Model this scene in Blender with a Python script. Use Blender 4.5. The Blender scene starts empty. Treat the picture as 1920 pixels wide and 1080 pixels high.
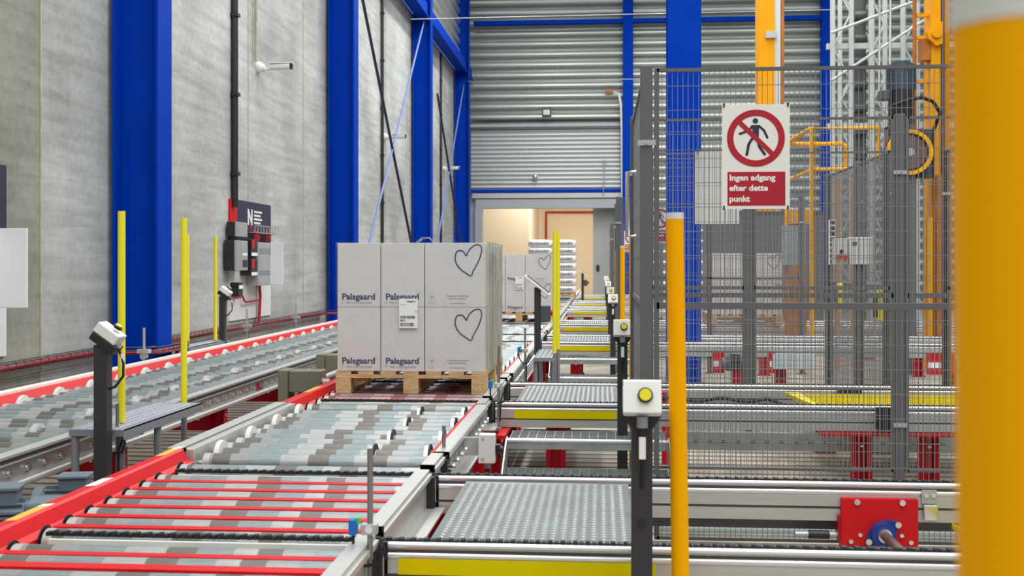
import bpy, math, random
from mathutils import Vector, Matrix
random.seed(7)
SC = bpy.context.scene
COL = SC.collection
# ------------------------------------------------------------------ camera
H = 1.32            # eye height
T = 0.47            # height of the conveyor running surface
F = 2080.0          # focal length in pixels of a 1920 frame
TH = math.atan(168 / F)
CS, SN = math.cos(TH), math.sin(TH)
HOR = 495.0
cd = bpy.data.cameras.new('camera')
cam = bpy.data.objects.new('camera', cd)
COL.objects.link(cam)
cam.location = (0, 0, H)
cam.rotation_euler = (math.pi / 2, 0, TH)
cd.sensor_width = 36.0
cd.lens = F / 1920 * 36
cd.shift_y = -(540 - HOR) / 1920
cd.clip_start = 0.05
cd.clip_end = 200
cd.dof.use_dof = True
cd.dof.focus_distance = 6.6
cd.dof.aperture_fstop = 5.0
SC.camera = cam
# ------------------------------------------------------------------ world, lamps, exposure
w = bpy.data.worlds.new('world')
SC.world = w
w.use_nodes = True
bg = w.node_tree.nodes['Background']
wn = w.node_tree
tcw = wn.nodes.new('ShaderNodeTexCoord')
sxw = wn.nodes.new('ShaderNodeSeparateXYZ')
wn.links.new(tcw.outputs['Generated'], sxw.inputs[0])
mrw = wn.nodes.new('ShaderNodeMapRange')
mrw.inputs['From Min'].default_value = -1
mrw.inputs['From Max'].default_value = 1
wn.links.new(sxw.outputs[2], mrw.inputs[0])
rmw = wn.nodes.new('ShaderNodeValToRGB')            # the dim hall around: dark floor, grey walls, pale roof
for q, c in ((0.40, (0.10, 0.10, 0.10, 1)), (0.50, (0.30, 0.31, 0.32, 1)), (0.62, (0.55, 0.57, 0.59, 1)), (0.78, (0.95, 0.98, 1.0, 1))):
    e = rmw.color_ramp.elements.new(q)
    e.color = c
rmw.color_ramp.elements[0].color = (0.08, 0.08, 0.08, 1)
rmw.color_ramp.elements[-1].color = (0.75, 0.78, 0.80, 1)
wn.links.new(mrw.outputs[0], rmw.inputs[0])
wn.links.new(rmw.outputs[0], bg.inputs[0])
bg.inputs[1].default_value = 0.70
SC.view_settings.view_transform = 'Standard'
SC.view_settings.look = 'None'
SC.view_settings.exposure = 0.38
SC.view_settings.gamma = 1.0
SC.view_settings.use_curve_mapping = False


def area(name, loc, rot, sx, sy, power, color=(1, 1, 1)):
    l = bpy.data.lights.new(name, 'AREA')
    l.shape = 'RECTANGLE'
    l.size = sx
    l.size_y = sy
    l.energy = power
    l.color = color
    o = bpy.data.objects.new(name, l)
    o.location = loc
    o.rotation_euler = rot
    COL.objects.link(o)
    return o


for lx, lp in ((-1.6, 140), (2.2, 125), (5.6, 95)):        # rows of ceiling light strips along the hall
    for ly in (-3.0, 2.5, 8.0, 13.5, 19.0, 23.5, 28.0):
        area('ceiling_strip_light', (lx, ly, 9.6), (0, 0, 0), 0.5, 3.4, lp, (0.98, 1.0, 0.97))
area('passage_light', (-1.5, 39.5, 5.2), (0, 0, 0), 3.0, 3.0, 340, (1.0, 0.90, 0.74))

# ------------------------------------------------------------------ pixel helpers (photo frame 1920x1080)


def kx(px):
    u = (px - 960) / F
    return (u * CS - SN) / (CS + u * SN)


def X_at(px, Y):
    return kx(px) * Y


def Z_at(px, py, Y):
    zc = Y * (CS - kx(px) * SN)
    return H - (py - HOR) * zc / F


def Y_on(px, X):
    return X / kx(px)


# ------------------------------------------------------------------ materials
def mat(name, color, rough=0.5, metal=0.0, noise=0.0, nscale=20.0, bump=0.0, bscale=60.0, stretch=None, spec=0.5):
    m = bpy.data.materials.new(name)
    m.use_nodes = True
    nt = m.node_tree
    p = nt.nodes['Principled BSDF']
    p.inputs['Base Color'].default_value = (*color, 1)
    p.inputs['Roughness'].default_value = rough
    p.inputs['Metallic'].default_value = metal
    p.inputs['Specular IOR Level'].default_value = spec
    if noise or bump:
        tc = nt.nodes.new('ShaderNodeTexCoord')
        mp = nt.nodes.new('ShaderNodeMapping')
        nt.links.new(tc.outputs['Object'], mp.inputs[0])
        if stretch:
            mp.inputs['Scale'].default_value = stretch
    if noise:
        n = nt.nodes.new('ShaderNodeTexNoise')
        n.inputs['Scale'].default_value = nscale
        n.inputs['Detail'].default_value = 6
        nt.links.new(mp.outputs[0], n.inputs['Vector'])
        r = nt.nodes.new('ShaderNodeValToRGB')
        r.color_ramp.elements[0].position = 0.3
        r.color_ramp.elements[1].position = 0.7
        r.color_ramp.elements[0].color = (*[c * (1 - noise) for c in color], 1)
        r.color_ramp.elements[1].color = (*[min(1, c * (1 + noise)) for c in color], 1)
        nt.links.new(n.outputs[0], r.inputs[0])
        nt.links.new(r.outputs[0], p.inputs['Base Color'])
    if bump:
        n2 = nt.nodes.new('ShaderNodeTexNoise')
        n2.inputs['Scale'].default_value = bscale
        nt.links.new(mp.outputs[0], n2.inputs['Vector'])
        b = nt.nodes.new('ShaderNodeBump')
        b.inputs['Strength'].default_value = bump
        nt.links.new(n2.outputs[0], b.inputs['Height'])
        nt.links.new(b.outputs[0], p.inputs['Normal'])
    return m


def mix_nodes(nt, fac, a, b):
    mx = nt.nodes.new('ShaderNodeMix')
    mx.data_type = 'RGBA'
    for s, v in ((mx.inputs[0], fac), (mx.inputs[6], a), (mx.inputs[7], b)):
        if hasattr(v, 'is_linked') or hasattr(v, 'links'):
            nt.links.new(v, s)
        else:
            s.default_value = v
    return mx.outputs[2]


def concrete_mat(name='concrete', tint=(1, 1, 1)):
    m = mat(name, (0.5, 0.5, 0.48), 0.85)
    nt = m.node_tree
    p = nt.nodes['Principled BSDF']
    tc = nt.nodes.new('ShaderNodeTexCoord')
    def noise(scale, st, rot=(0, 0, 0), det=8, rough=0.6):
        mp = nt.nodes.new('ShaderNodeMapping')
        mp.inputs['Scale'].default_value = st
        mp.inputs['Rotation'].default_value = rot
        nt.links.new(tc.outputs['Object'], mp.inputs[0])
        n = nt.nodes.new('ShaderNodeTexNoise')
        n.inputs['Scale'].default_value = scale
        n.inputs['Detail'].default_value = det
        n.inputs['Roughness'].default_value = rough
        nt.links.new(mp.outputs[0], n.inputs['Vector'])
        return n.outputs[0]
    def ramp(src, a, b, p0=0.35, p1=0.68):
        r = nt.nodes.new('ShaderNodeValToRGB')
        r.color_ramp.elements[0].position = p0
        r.color_ramp.elements[1].position = p1
        r.color_ramp.elements[0].color = (*a, 1)
        r.color_ramp.elements[1].color = (*b, 1)
        nt.links.new(src, r.inputs[0])
        return r.outputs[0]
    tn = lambda c: tuple(x * y for x, y in zip(c, tint))
    blot = ramp(noise(0.55, (1, 1, 1)), tn((0.40, 0.412, 0.395)), tn((0.69, 0.71, 0.692)))
    streak = ramp(noise(2.2, (1, 0.35, 5.0), (math.radians(-14), 0, 0)), (0.72, 0.72, 0.71), (1, 1, 1), 0.3, 0.62)
    fine = ramp(noise(14, (1, 1, 1)), (0.86, 0.86, 0.85), (1, 1, 1), 0.35, 0.6)
    def mul(a, b):
        mx = nt.nodes.new('ShaderNodeMix')
        mx.data_type = 'RGBA'
        mx.blend_type = 'MULTIPLY'
        mx.inputs[0].default_value = 1
        nt.links.new(a, mx.inputs[6])
        nt.links.new(b, mx.inputs[7])
        return mx.outputs[2]
    nt.links.new(mul(mul(blot, streak), fine), p.inputs['Base Color'])
    return m


def roller_mat(name, gain=1.0):
    m = mat(name, (0.6, 0.6, 0.6), 0.46, 0.5)
    nt = m.node_tree
    p = nt.nodes['Principled BSDF']
    tc = nt.nodes.new('ShaderNodeTexCoord')
    sx = nt.nodes.new('ShaderNodeSeparateXYZ')
    nt.links.new(tc.outputs['Object'], sx.inputs[0])
    oi = nt.nodes.new('ShaderNodeObjectInfo')
    ma = nt.nodes.new('ShaderNodeMath')
    ma.operation = 'MULTIPLY_ADD'
    nt.links.new(oi.outputs['Random'], ma.inputs[0])
    ma.inputs[1].default_value = 0.10
    nt.links.new(sx.outputs[0], ma.inputs[2])
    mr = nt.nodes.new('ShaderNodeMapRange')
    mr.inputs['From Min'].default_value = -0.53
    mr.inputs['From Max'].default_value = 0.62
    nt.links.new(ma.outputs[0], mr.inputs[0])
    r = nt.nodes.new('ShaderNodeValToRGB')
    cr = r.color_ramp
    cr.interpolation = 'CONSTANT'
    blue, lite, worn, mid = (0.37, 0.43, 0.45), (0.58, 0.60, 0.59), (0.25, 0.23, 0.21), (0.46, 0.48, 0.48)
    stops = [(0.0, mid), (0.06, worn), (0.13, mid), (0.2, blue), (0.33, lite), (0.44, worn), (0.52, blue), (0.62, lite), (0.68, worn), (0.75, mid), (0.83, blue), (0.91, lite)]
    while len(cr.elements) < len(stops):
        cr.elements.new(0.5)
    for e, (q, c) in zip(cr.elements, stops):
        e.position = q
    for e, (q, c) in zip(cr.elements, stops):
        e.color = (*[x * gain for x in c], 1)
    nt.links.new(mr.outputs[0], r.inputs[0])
    mp = nt.nodes.new('ShaderNodeMapping')
    mp.inputs['Scale'].default_value = (4, 60, 60)
    nt.links.new(tc.outputs['Object'], mp.inputs[0])
    n = nt.nodes.new('ShaderNodeTexNoise')
    n.inputs['Scale'].default_value = 3
    n.inputs['Detail'].default_value = 5
    nt.links.new(mp.outputs[0], n.inputs['Vector'])
    r2 = nt.nodes.new('ShaderNodeValToRGB')
    r2.color_ramp.elements[0].position = 0.3
    r2.color_ramp.elements[0].color = (0.72, 0.72, 0.72, 1)
    r2.color_ramp.elements[1].position = 0.6
    nt.links.new(n.outputs[0], r2.inputs[0])
    mx = nt.nodes.new('ShaderNodeMix')
    mx.data_type = 'RGBA'
    mx.blend_type = 'MULTIPLY'
    mx.inputs[0].default_value = 1
    nt.links.new(r.outputs[0], mx.inputs[6])
    nt.links.new(r2.outputs[0], mx.inputs[7])
    nt.links.new(mx.outputs[2], p.inputs['Base Color'])
    return m


def wood_mat():
    m = mat('pallet_wood', (0.62, 0.42, 0.22), 0.7)
    nt = m.node_tree
    p = nt.nodes['Principled BSDF']
    tc = nt.nodes.new('ShaderNodeTexCoord')
    mp = nt.nodes.new('ShaderNodeMapping')
    mp.inputs['Scale'].default_value = (1.5, 12, 22)
    nt.links.new(tc.outputs['Object'], mp.inputs[0])
    n = nt.nodes.new('ShaderNodeTexNoise')
    n.inputs['Scale'].default_value = 4
    n.inputs['Detail'].default_value = 6
    n.inputs['Distortion'].default_value = 1.0
    nt.links.new(mp.outputs[0], n.inputs['Vector'])
    r = nt.nodes.new('ShaderNodeValToRGB')
    r.color_ramp.elements[0].position = 0.3
    r.color_ramp.elements[1].position = 0.66
    r.color_ramp.elements[0].color = (0.42, 0.235, 0.10, 1)
    r.color_ramp.elements[1].color = (0.74, 0.53, 0.29, 1)
    nt.links.new(n.outputs[0], r.inputs[0])
    nt.links.new(r.outputs[0], p.inputs['Base Color'])
    return m


def film_mat(name, alpha=0.16, bump=0.5, col=(0.9, 0.9, 0.88), sc=(3.5, 3.5, 1.2), rough=0.18, col2=None):
    m = bpy.data.materials.new(name)
    m.use_nodes = True
    nt = m.node_tree
    p = nt.nodes['Principled BSDF']
    p.inputs['Base Color'].default_value = (*col, 1)
    p.inputs['Roughness'].default_value = rough
    tr = nt.nodes.new('ShaderNodeBsdfTransparent')
    mx = nt.nodes.new('ShaderNodeMixShader')
    tc = nt.nodes.new('ShaderNodeTexCoord')
    mp = nt.nodes.new('ShaderNodeMapping')
    mp.inputs['Scale'].default_value = sc
    mp.inputs['Rotation'].default_value = (0.05, 0.1, 0.3)
    nt.links.new(tc.outputs['Object'], mp.inputs[0])
    n = nt.nodes.new('ShaderNodeTexNoise')
    n.inputs['Scale'].default_value = 4
    n.inputs['Detail'].default_value = 7
    n.inputs['Distortion'].default_value = 1.4
    nt.links.new(mp.outputs[0], n.inputs['Vector'])
    b = nt.nodes.new('ShaderNodeBump')
    b.inputs['Strength'].default_value = bump
    b.inputs['Distance'].default_value = 0.03
    nt.links.new(n.outputs[0], b.inputs['Height'])
    nt.links.new(b.outputs[0], p.inputs['Normal'])
    r = nt.nodes.new('ShaderNodeValToRGB')
    r.color_ramp.elements[0].position = 0.45
    r.color_ramp.elements[0].color = (alpha * 0.5,) * 3 + (1,)
    r.color_ramp.elements[1].position = 0.75
    r.color_ramp.elements[1].color = (min(1, alpha * 2.6),) * 3 + (1,)
    nt.links.new(n.outputs[0], r.inputs[0])
    nt.links.new(r.outputs[0], mx.inputs[0])
    if col2:  # second tone alternates with the first as painted reflection streaks
        n2 = nt.nodes.new('ShaderNodeTexNoise')
        n2.inputs['Scale'].default_value = 1.3
        n2.inputs['Detail'].default_value = 4
        nt.links.new(mp.outputs[0], n2.inputs['Vector'])
        r2 = nt.nodes.new('ShaderNodeValToRGB')
        r2.color_ramp.elements[0].position = 0.42
        r2.color_ramp.elements[1].position = 0.56
        r2.color_ramp.elements[0].color = (*col2, 1)
        r2.color_ramp.elements[1].color = (*col, 1)
        nt.links.new(n2.outputs[0], r2.inputs[0])
        nt.links.new(r2.outputs[0], p.inputs['Base Color'])
    nt.links.new(tr.outputs[0], mx.inputs[1])
    nt.links.new(p.outputs[0], mx.inputs[2])
    nt.links.new(mx.outputs[0], nt.nodes['Material Output'].inputs[0])
    return m


def floor_mat():
    m = mat('floor_boards', (0.45, 0.40, 0.34), 0.75)
    nt = m.node_tree
    p = nt.nodes['Principled BSDF']
    tc = nt.nodes.new('ShaderNodeTexCoord')
    sx = nt.nodes.new('ShaderNodeSeparateXYZ')
    nt.links.new(tc.outputs['Object'], sx.inputs[0])
    md = nt.nodes.new('ShaderNodeMath')
    md.operation = 'MODULO'
    ad = nt.nodes.new('ShaderNodeMath')
    ad.operation = 'ADD'
    ad.inputs[1].default_value = 60
    nt.links.new(sx.outputs[1], ad.inputs[0])
    nt.links.new(ad.outputs[0], md.inputs[0])
    md.inputs[1].default_value = 0.16
    r = nt.nodes.new('ShaderNodeValToRGB')
    cr = r.color_ramp
    cr.interpolation = 'CONSTANT'
    cr.elements[0].position = 0
    cr.elements[0].color = (0.13, 0.11, 0.09, 1)
    cr.elements[1].position = 0.05
    cr.elements[1].color = (0.50, 0.44, 0.36, 1)
    nt.links.new(md.outputs[0], r.inputs[0])
    n = nt.nodes.new('ShaderNodeTexNoise')
    n.inputs['Scale'].default_value = 3
    n.inputs['Detail'].default_value = 6
    nt.links.new(tc.outputs['Object'], n.inputs['Vector'])
    r2 = nt.nodes.new('ShaderNodeValToRGB')
    r2.color_ramp.elements[0].color = (0.6, 0.6, 0.6, 1)
    r2.color_ramp.elements[0].position = 0.3
    r2.color_ramp.elements[1].position = 0.6
    nt.links.new(n.outputs[0], r2.inputs[0])
    mx = nt.nodes.new('ShaderNodeMix')
    mx.data_type = 'RGBA'
    mx.blend_type = 'MULTIPLY'
    mx.inputs[0].default_value = 1
    nt.links.new(r.outputs[0], mx.inputs[6])
    nt.links.new(r2.outputs[0], mx.inputs[7])
    nt.links.new(mx.outputs[2], p.inputs['Base Color'])
    return m


M = dict(
    concrete=concrete_mat(), concretebrown=concrete_mat('brown_concrete', (0.68, 0.67, 0.59)), roller=roller_mat('zinc_roller', 0.80), wood=wood_mat(), floor=floor_mat(),
    chip=mat('chipboard_block', (0.62, 0.43, 0.21), 0.85, 0, 0.25, 60),
    blue=mat('blue_paint', (0.0, 0.042, 0.42), 0.6, 0, 0.06, 2, spec=0.05),
    red=mat('red_paint', (0.62, 0.011, 0.015), 0.42, 0, 0.05, 4, spec=0.2),
    darkred=mat('dark_red_paint', (0.40, 0.006, 0.014), 0.4, spec=0.2),
    yellow=mat('yellow_tube', (0.88, 0.78, 0.035), 0.4, spec=0.2),
    orange=mat('orange_tube', (1.0, 0.45, 0.0), 0.45, spec=0.08),
    crane=mat('crane_orange', (0.88, 0.37, 0.0), 0.42, 0, 0.08, 2, spec=0.2),
    rust=mat('brown_orange', (0.45, 0.15, 0.015), 0.5, 0, 0.2, 6),
    tape=mat('yellow_tape', (0.76, 0.63, 0.0), 0.5, 0, 0.05, 6, spec=0.1),
    alu=mat('aluminium', (0.58, 0.575, 0.55), 0.40, 0.5, 0.06, 3, stretch=(1, 20, 20)),
    alubright=mat('bright_aluminium', (0.86, 0.86, 0.90), 0.22, 0.6),
    galv=mat('galvanised_steel', (0.40, 0.445, 0.44), 0.36, 0.6, 0.18, 9),
    plate=mat('tread_plate_steel', (0.15, 0.168, 0.165), 0.45, 0.45, 0.22, 6),
    platetip=mat('worn_tread_tips', (0.42, 0.45, 0.435), 0.38, 0.5),
    greysteel=mat('grey_steel', (0.50, 0.51, 0.52), 0.42, 0.5, 0.08, 5),
    darksteel=mat('dark_steel', (0.10, 0.105, 0.11), 0.45, 0.5),
    groove=mat('dark_groove', (0.06, 0.055, 0.055), 0.6),
    black=mat('black_paint', (0.018, 0.018, 0.02), 0.42),
    rubber=mat('black_rubber', (0.012, 0.012, 0.013), 0.6),
    charcoal=mat('charcoal_post', (0.035, 0.034, 0.036), 0.42),
    fence=mat('fence_grey', (0.135, 0.135, 0.14), 0.42, 0.2),
    wire=mat('fence_wire', (0.25, 0.25, 0.26), 0.35, 0.3),
    tubegrey=mat('grey_tube', (0.24, 0.25, 0.28), 0.45),
    treadgrey=mat('grey_tread', (0.36, 0.37, 0.42), 0.4, 0.4),
    white=mat('white_plastic', (0.84, 0.84, 0.82), 0.4),
    whitep=mat('white_board', (0.80, 0.81, 0.82), 0.5),
    cream=mat('cream_flange', (0.82, 0.80, 0.74), 0.4),
    offwhite=mat('off_white_box', (0.72, 0.72, 0.70), 0.45),
    carton=mat('white_carton', (0.67, 0.655, 0.645), 0.7, 0, 0.035, 4),
    cartonside=mat('carton_side', (0.66, 0.64, 0.58), 0.75, 0, 0.1, 5, stretch=(1, 8, 1)),
    ink=mat('navy_ink', (0.035, 0.033, 0.13), 0.6),
    greyink=mat('grey_ink', (0.30, 0.29, 0.34), 0.6),
    blackink=mat('black_ink', (0.02, 0.02, 0.03), 0.6),
    paper=mat('label_paper', (0.90, 0.90, 0.89), 0.6),
    film=film_mat('stretch_film', 0.05, 0.5),
    filmreflect=film_mat('film_painted_reflections', 0.40, 1.0, (0.70, 0.66, 0.38), (9, 9, 0.6), 0.12, (0.30, 0.32, 0.33)),  # yellow and grey streaks paint reflections into the folded film
    corr=mat('corrugated_sheet', (0.52, 0.55, 0.52), 0.34, 0.7, 0.06, 1.2, stretch=(0.3, 1, 1)),
    shutter=mat('shutter_slats', (0.52, 0.54, 0.545), 0.4, 0.5),
    header=mat('shutter_header', (0.42, 0.46, 0.49), 0.45, 0.2),
    passage=mat('cream_wall', (0.86, 0.78, 0.66), 0.8),
    slider=mat('grey_sliding_door', (0.47, 0.48, 0.45), 0.5),
    pipe=mat('red_pipe', (0.45, 0.035, 0.015), 0.45),
    navy=mat('navy_board', (0.028, 0.028, 0.06), 0.5),
    signred=mat('sign_red', (0.42, 0.006, 0.022), 0.5),
    signwhite=mat('sign_white', (0.82, 0.81, 0.77), 0.5),
    motor=mat('blue_grey_motor', (0.065, 0.09, 0.115), 0.4, 0.1, 0.1, 6),
    motorlight=mat('light_blue_grey_motor', (0.15, 0.19, 0.23), 0.4, 0.1, 0.1, 6),
    olive=mat('olive_gearbox', (0.22, 0.22, 0.16), 0.45, 0.2),
    bearing=mat('blue_bearing', (0.01, 0.045, 0.26), 0.4),
    cablered=mat('red_cable', (0.42, 0.012, 0.03), 0.5),
    sensorblue=mat('sensor_blue', (0.0, 0.16, 0.55), 0.4),
    green=mat('green_led', (0.05, 0.6, 0.12), 0.4),
    chrome=mat('chrome', (0.86, 0.86, 0.88), 0.18, 0.95),
    shaft=mat('dark_shaft', (0.16, 0.11, 0.10), 0.5, 0.5, 0.3, 20),
    sticker=mat('orange_sticker', (0.9, 0.45, 0.06), 0.5),
    rod=mat('rod_steel', (0.30, 0.31, 0.31), 0.35, 0.7),
    glassblue=mat('frosted_blue', (0.30, 0.38, 0.41), 0.3),
    rack=mat('rack_white', (0.52, 0.55, 0.535), 0.45),
    brace=mat('blue_brace', (0.16, 0.22, 0.55), 0.4),
    bracedark=mat('dark_brace', (0.01, 0.016, 0.06), 0.45),
    sack=mat('white_sack', (0.80, 0.81, 0.80), 0.35, 0, 0.06, 8, 0.5, 14),
    glass=mat('dark_glass', (0.01, 0.01, 0.012), 0.1),
    clearpanel=mat('pale_tube', (0.62, 0.70, 0.73), 0.35, 0.2),
    seam=mat('joint_sealant', (0.44, 0.39, 0.29), 0.85, 0, 0.2, 8),
    yellowbtn=mat('yellow_button', (0.80, 0.66, 0.02), 0.35),
    redbtn=mat('red_button', (0.6, 0.01, 0.02), 0.35),
)


# ------------------------------------------------------------------ mesh builder
class MB:
    def __init__(s):
        s.v, s.f, s.m, s.s, s.mats = [], [], [], [], []

    def _mi(s, m):
        m = M[m] if isinstance(m, str) else m
        if m not in s.mats:
            s.mats.append(m)
        return s.mats.index(m)

    def add(s, vs, fs, m, smooth=False):
        o = len(s.v)
        i = s._mi(m)
        s.v += [tuple(v) for v in vs]
        for f in fs:
            s.f.append([o + k for k in f])
            s.m.append(i)
            s.s.append(smooth)
        return s

    def box(s, x0, x1, y0, y1, z0, z1, m):
        if x0 > x1: x0, x1 = x1, x0
        if y0 > y1: y0, y1 = y1, y0
        if z0 > z1: z0, z1 = z1, z0
        vs = [(x, y, z) for z in (z0, z1) for y in (y0, y1) for x in (x0, x1)]
        return s.add(vs, [(0, 2, 3, 1), (4, 5, 7, 6), (0, 1, 5, 4), (2, 6, 7, 3), (0, 4, 6, 2), (1, 3, 7, 5)], m)

    def cbox(s, c, d, m, rot=None):
        vs = []
        R = Matrix.Rotation(rot[1], 3, rot[0]) if rot else Matrix.Identity(3)
        for z in (-.5, .5):
            for y in (-.5, .5):
                for x in (-.5, .5):
                    q = R @ Vector((x * d[0], y * d[1], z * d[2]))
                    vs.append((c[0] + q.x, c[1] + q.y, c[2] + q.z))
        return s.add(vs, [(0, 2, 3, 1), (4, 5, 7, 6), (0, 1, 5, 4), (2, 6, 7, 3), (0, 4, 6, 2), (1, 3, 7, 5)], m)

    def cyl(s, p0, p1, r, m, n=16, r1=None, caps=True):
        p0, p1 = Vector(p0), Vector(p1)
        d = (p1 - p0).normalized()
        a = d.orthogonal().normalized()
        b = d.cross(a)
        r1 = r if r1 is None else r1
        vs = []
        for p, rr in ((p0, r), (p1, r1)):
            for k in range(n):
                t = 2 * math.pi * k / n
                vs.append(p + rr * (math.cos(t) * a + math.sin(t) * b))
        s.add(vs, [(k, (k + 1) % n, n + (k + 1) % n, n + k) for k in range(n)], m, True)
        if caps:
            s.add(vs[:n], [tuple(reversed(range(n)))], m)
            s.add(vs[n:], [tuple(range(n))], m)
        return s

    def tube(s, pts, r, m, n=8, closed=False):
        pts = [Vector(p) for p in pts]
        N = len(pts)
        rings = []
        prev = None
        for i, p in enumerate(pts):
            if closed:
                d = pts[(i + 1) % N] - pts[i - 1]
            else:
                d = pts[min(i + 1, N - 1)] - pts[max(i - 1, 0)]
            d.normalize()
            a = d.orthogonal().normalized() if prev is None else (prev - d * prev.dot(d)).normalized()
            prev = a
            b = d.cross(a)
            rings.append([p + r * (math.cos(2 * math.pi * k / n) * a + math.sin(2 * math.pi * k / n) * b) for k in range(n)])
        vs = [q for ring in rings for q in ring]
        fs = []
        for i in range(N if closed else N - 1):
            j = (i + 1) % N
            fs += [(i * n + k, i * n + (k + 1) % n, j * n + (k + 1) % n, j * n + k) for k in range(n)]
        s.add(vs, fs, m, True)
        if not closed:
            s.add(rings[0], [tuple(reversed(range(n)))], m)
            s.add(rings[-1], [tuple(range(n))], m)
        return s

    def prism(s, poly, axis, a, b, m, smooth=False):
        """poly: list of 2D points; axis 'x' -> (y,z), 'y' -> (x,z), 'z' -> (x,y)"""
        n = len(poly)
        def P(q, t):
            return {'x': (t, q[0], q[1]), 'y': (q[0], t, q[1]), 'z': (q[0], q[1], t)}[axis]
        vs = [P(q, a) for q in poly] + [P(q, b) for q in poly]
        s.add(vs, [(k, (k + 1) % n, n + (k + 1) % n, n + k) for k in range(n)], m, smooth)
        s.add(vs[:n], [tuple(reversed(range(n)))], m)
        s.add(vs[n:], [tuple(range(n))], m)
        return s

    def disc(s, c, ax, r, t, m, n=24):
        c, ax = Vector(c), Vector(ax).normalized()
        return s.cyl(c - ax * t / 2, c + ax * t / 2, r, m, n)

    def ring(s, c, ax, ro, ri, t, m, n=40, a0=0.0, a1=2 * math.pi):
        c, ax = Vector(c), Vector(ax).normalized()
        a = ax.orthogonal().normalized()
        b = ax.cross(a)
        vs = []
        full = abs(a1 - a0 - 2 * math.pi) < 1e-6
        K = n if full else n + 1
        for k in range(K):
            t_ = a0 + (a1 - a0) * k / n
            d = math.cos(t_) * a + math.sin(t_) * b
            for rr, h in ((ro, -t / 2), (ro, t / 2), (ri, t / 2), (ri, -t / 2)):
                vs.append(c + d * rr + ax * h)
        fs = []
        for k in range(n):
            j = (k + 1) % K
            for e in range(4):
                fs.append((k * 4 + e, k * 4 + (e + 1) % 4, j * 4 + (e + 1) % 4, j * 4 + e))
        return s.add(vs, fs, m)

    def sphere(s, c, r, m, n=12, sc=(1, 1, 1)):
        vs, fs = [], []
        for i in range(n // 2 + 1):
            ph = math.pi * i / (n // 2)
            for k in range(n):
                t = 2 * math.pi * k / n
                vs.append((c[0] + sc[0] * r * math.sin(ph) * math.cos(t), c[1] + sc[1] * r * math.sin(ph) * math.sin(t), c[2] + sc[2] * r * math.cos(ph)))
        for i in range(n // 2):
            for k in range(n):
                fs.append((i * n + k, i * n + (k + 1) % n, (i + 1) * n + (k + 1) % n, (i + 1) * n + k))
        return s.add(vs, fs, m, True)

    def build(s, name, parent=None, loc=None, bevel=0.0, seg=2):
        me = bpy.data.meshes.new(name)
        me.from_pydata([tuple(v) for v in s.v], [], s.f)
        for m in s.mats:
            me.materials.append(m)
        me.polygons.foreach_set('material_index', s.m)
        me.polygons.foreach_set('use_smooth', s.s)
        me.update()
        o = bpy.data.objects.new(name, me)
        COL.objects.link(o)
        if parent:
            o.parent = parent
        if loc:
            o.location = loc
        if bevel:
            md = o.modifiers.new('edge', 'BEVEL')
            md.width = bevel
            md.segments = seg
            md.limit_method = 'ANGLE'
        return o


def tag(o, label=None, cat=None, group=None, kind=None):
    if label: o['label'] = label
    if cat: o['category'] = cat
    if group: o['group'] = group
    if kind: o['kind'] = kind
    return o


def thing(name, label, cat, loc=(0, 0, 0), rz=0.0, group=None):
    o = bpy.data.objects.new(name, None)
    o.empty_display_size = 0.1
    COL.objects.link(o)
    o.location = loc
    o.rotation_euler = (0, 0, rz)
    return tag(o, label, cat, group)


KIDS = {}


def copy_tree(o, label=None, loc=None, rz=None, parent=None):
    c = o.copy()
    COL.objects.link(c)
    c.parent = parent
    if loc is not None: c.location = loc
    if rz is not None: c.rotation_euler = (0, 0, rz)
    if label: c['label'] = label
    for ch in list(o.children):
        copy_tree(ch, parent=c)
    return c


def struct(mb, name, label, cat, **k):
    return tag(mb.build(name, **k), label, cat, kind='structure')


def text_mesh(s, size, m, bold=0.0, extrude=0.0004, align='LEFT', shear=0.0, xs=1.0):
    c = bpy.data.curves.new('lettering', 'FONT')
    c.body = s
    c.size = size
    c.offset = bold
    c.extrude = extrude
    c.align_x = align
    c.shear = shear
    c.resolution_u = 3
    c.space_line = 1.25
    o = bpy.data.objects.new('lettering', c)
    COL.objects.link(o)
    dg = bpy.context.evaluated_depsgraph_get()
    me = bpy.data.meshes.new_from_object(o.evaluated_get(dg))
    bpy.data.objects.remove(o)
    bpy.data.curves.remove(c)
    me.materials.clear()
    me.materials.append(M[m])
    if xs != 1.0:
        for v in me.vertices:
            v.co.x *= xs
    return me


def text(name, s, size, m, loc, parent=None, rot=(math.pi / 2, 0, 0), **k):
    me = text_mesh(s, size, m, **k)
    o = bpy.data.objects.new(name, me)
    COL.objects.link(o)
    o.location = loc
    o.rotation_euler = rot
    if parent: o.parent = parent
    return o


#@@SETTING
# ================================================================== THE SETTING
WALLX = -4.42
ENDY = 34.6
struct(MB().box(-5, 15, -6, 47, -0.1, 0, 'floor'), 'floor', 'floor of the hall with pale brown boards and dark gaps', 'floor')
# left wall of concrete panels
b = MB().box(WALLX - 0.25, WALLX, Y_on(76, WALLX), ENDY, 0, 7.2, 'concrete').box(WALLX - 0.25, WALLX, -6, Y_on(76, WALLX), 0, 7.2, 'concretebrown')
struct(b, 'wall_left', 'long grey concrete panel wall behind the blue columns', 'wall')
b = MB()
for px, wd in ((76, 0.022), (465, 0.022), (568, 0.02), (722, 0.03), (833, 0.03)):
    y = Y_on(px, WALLX)
    b.box(WALLX, WALLX + 0.006, y - wd / 2, y + wd / 2, 0, 7.2, 'seam')
struct(b, 'trim_1', 'vertical brown joints between the concrete wall panels', 'wall joint')


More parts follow.
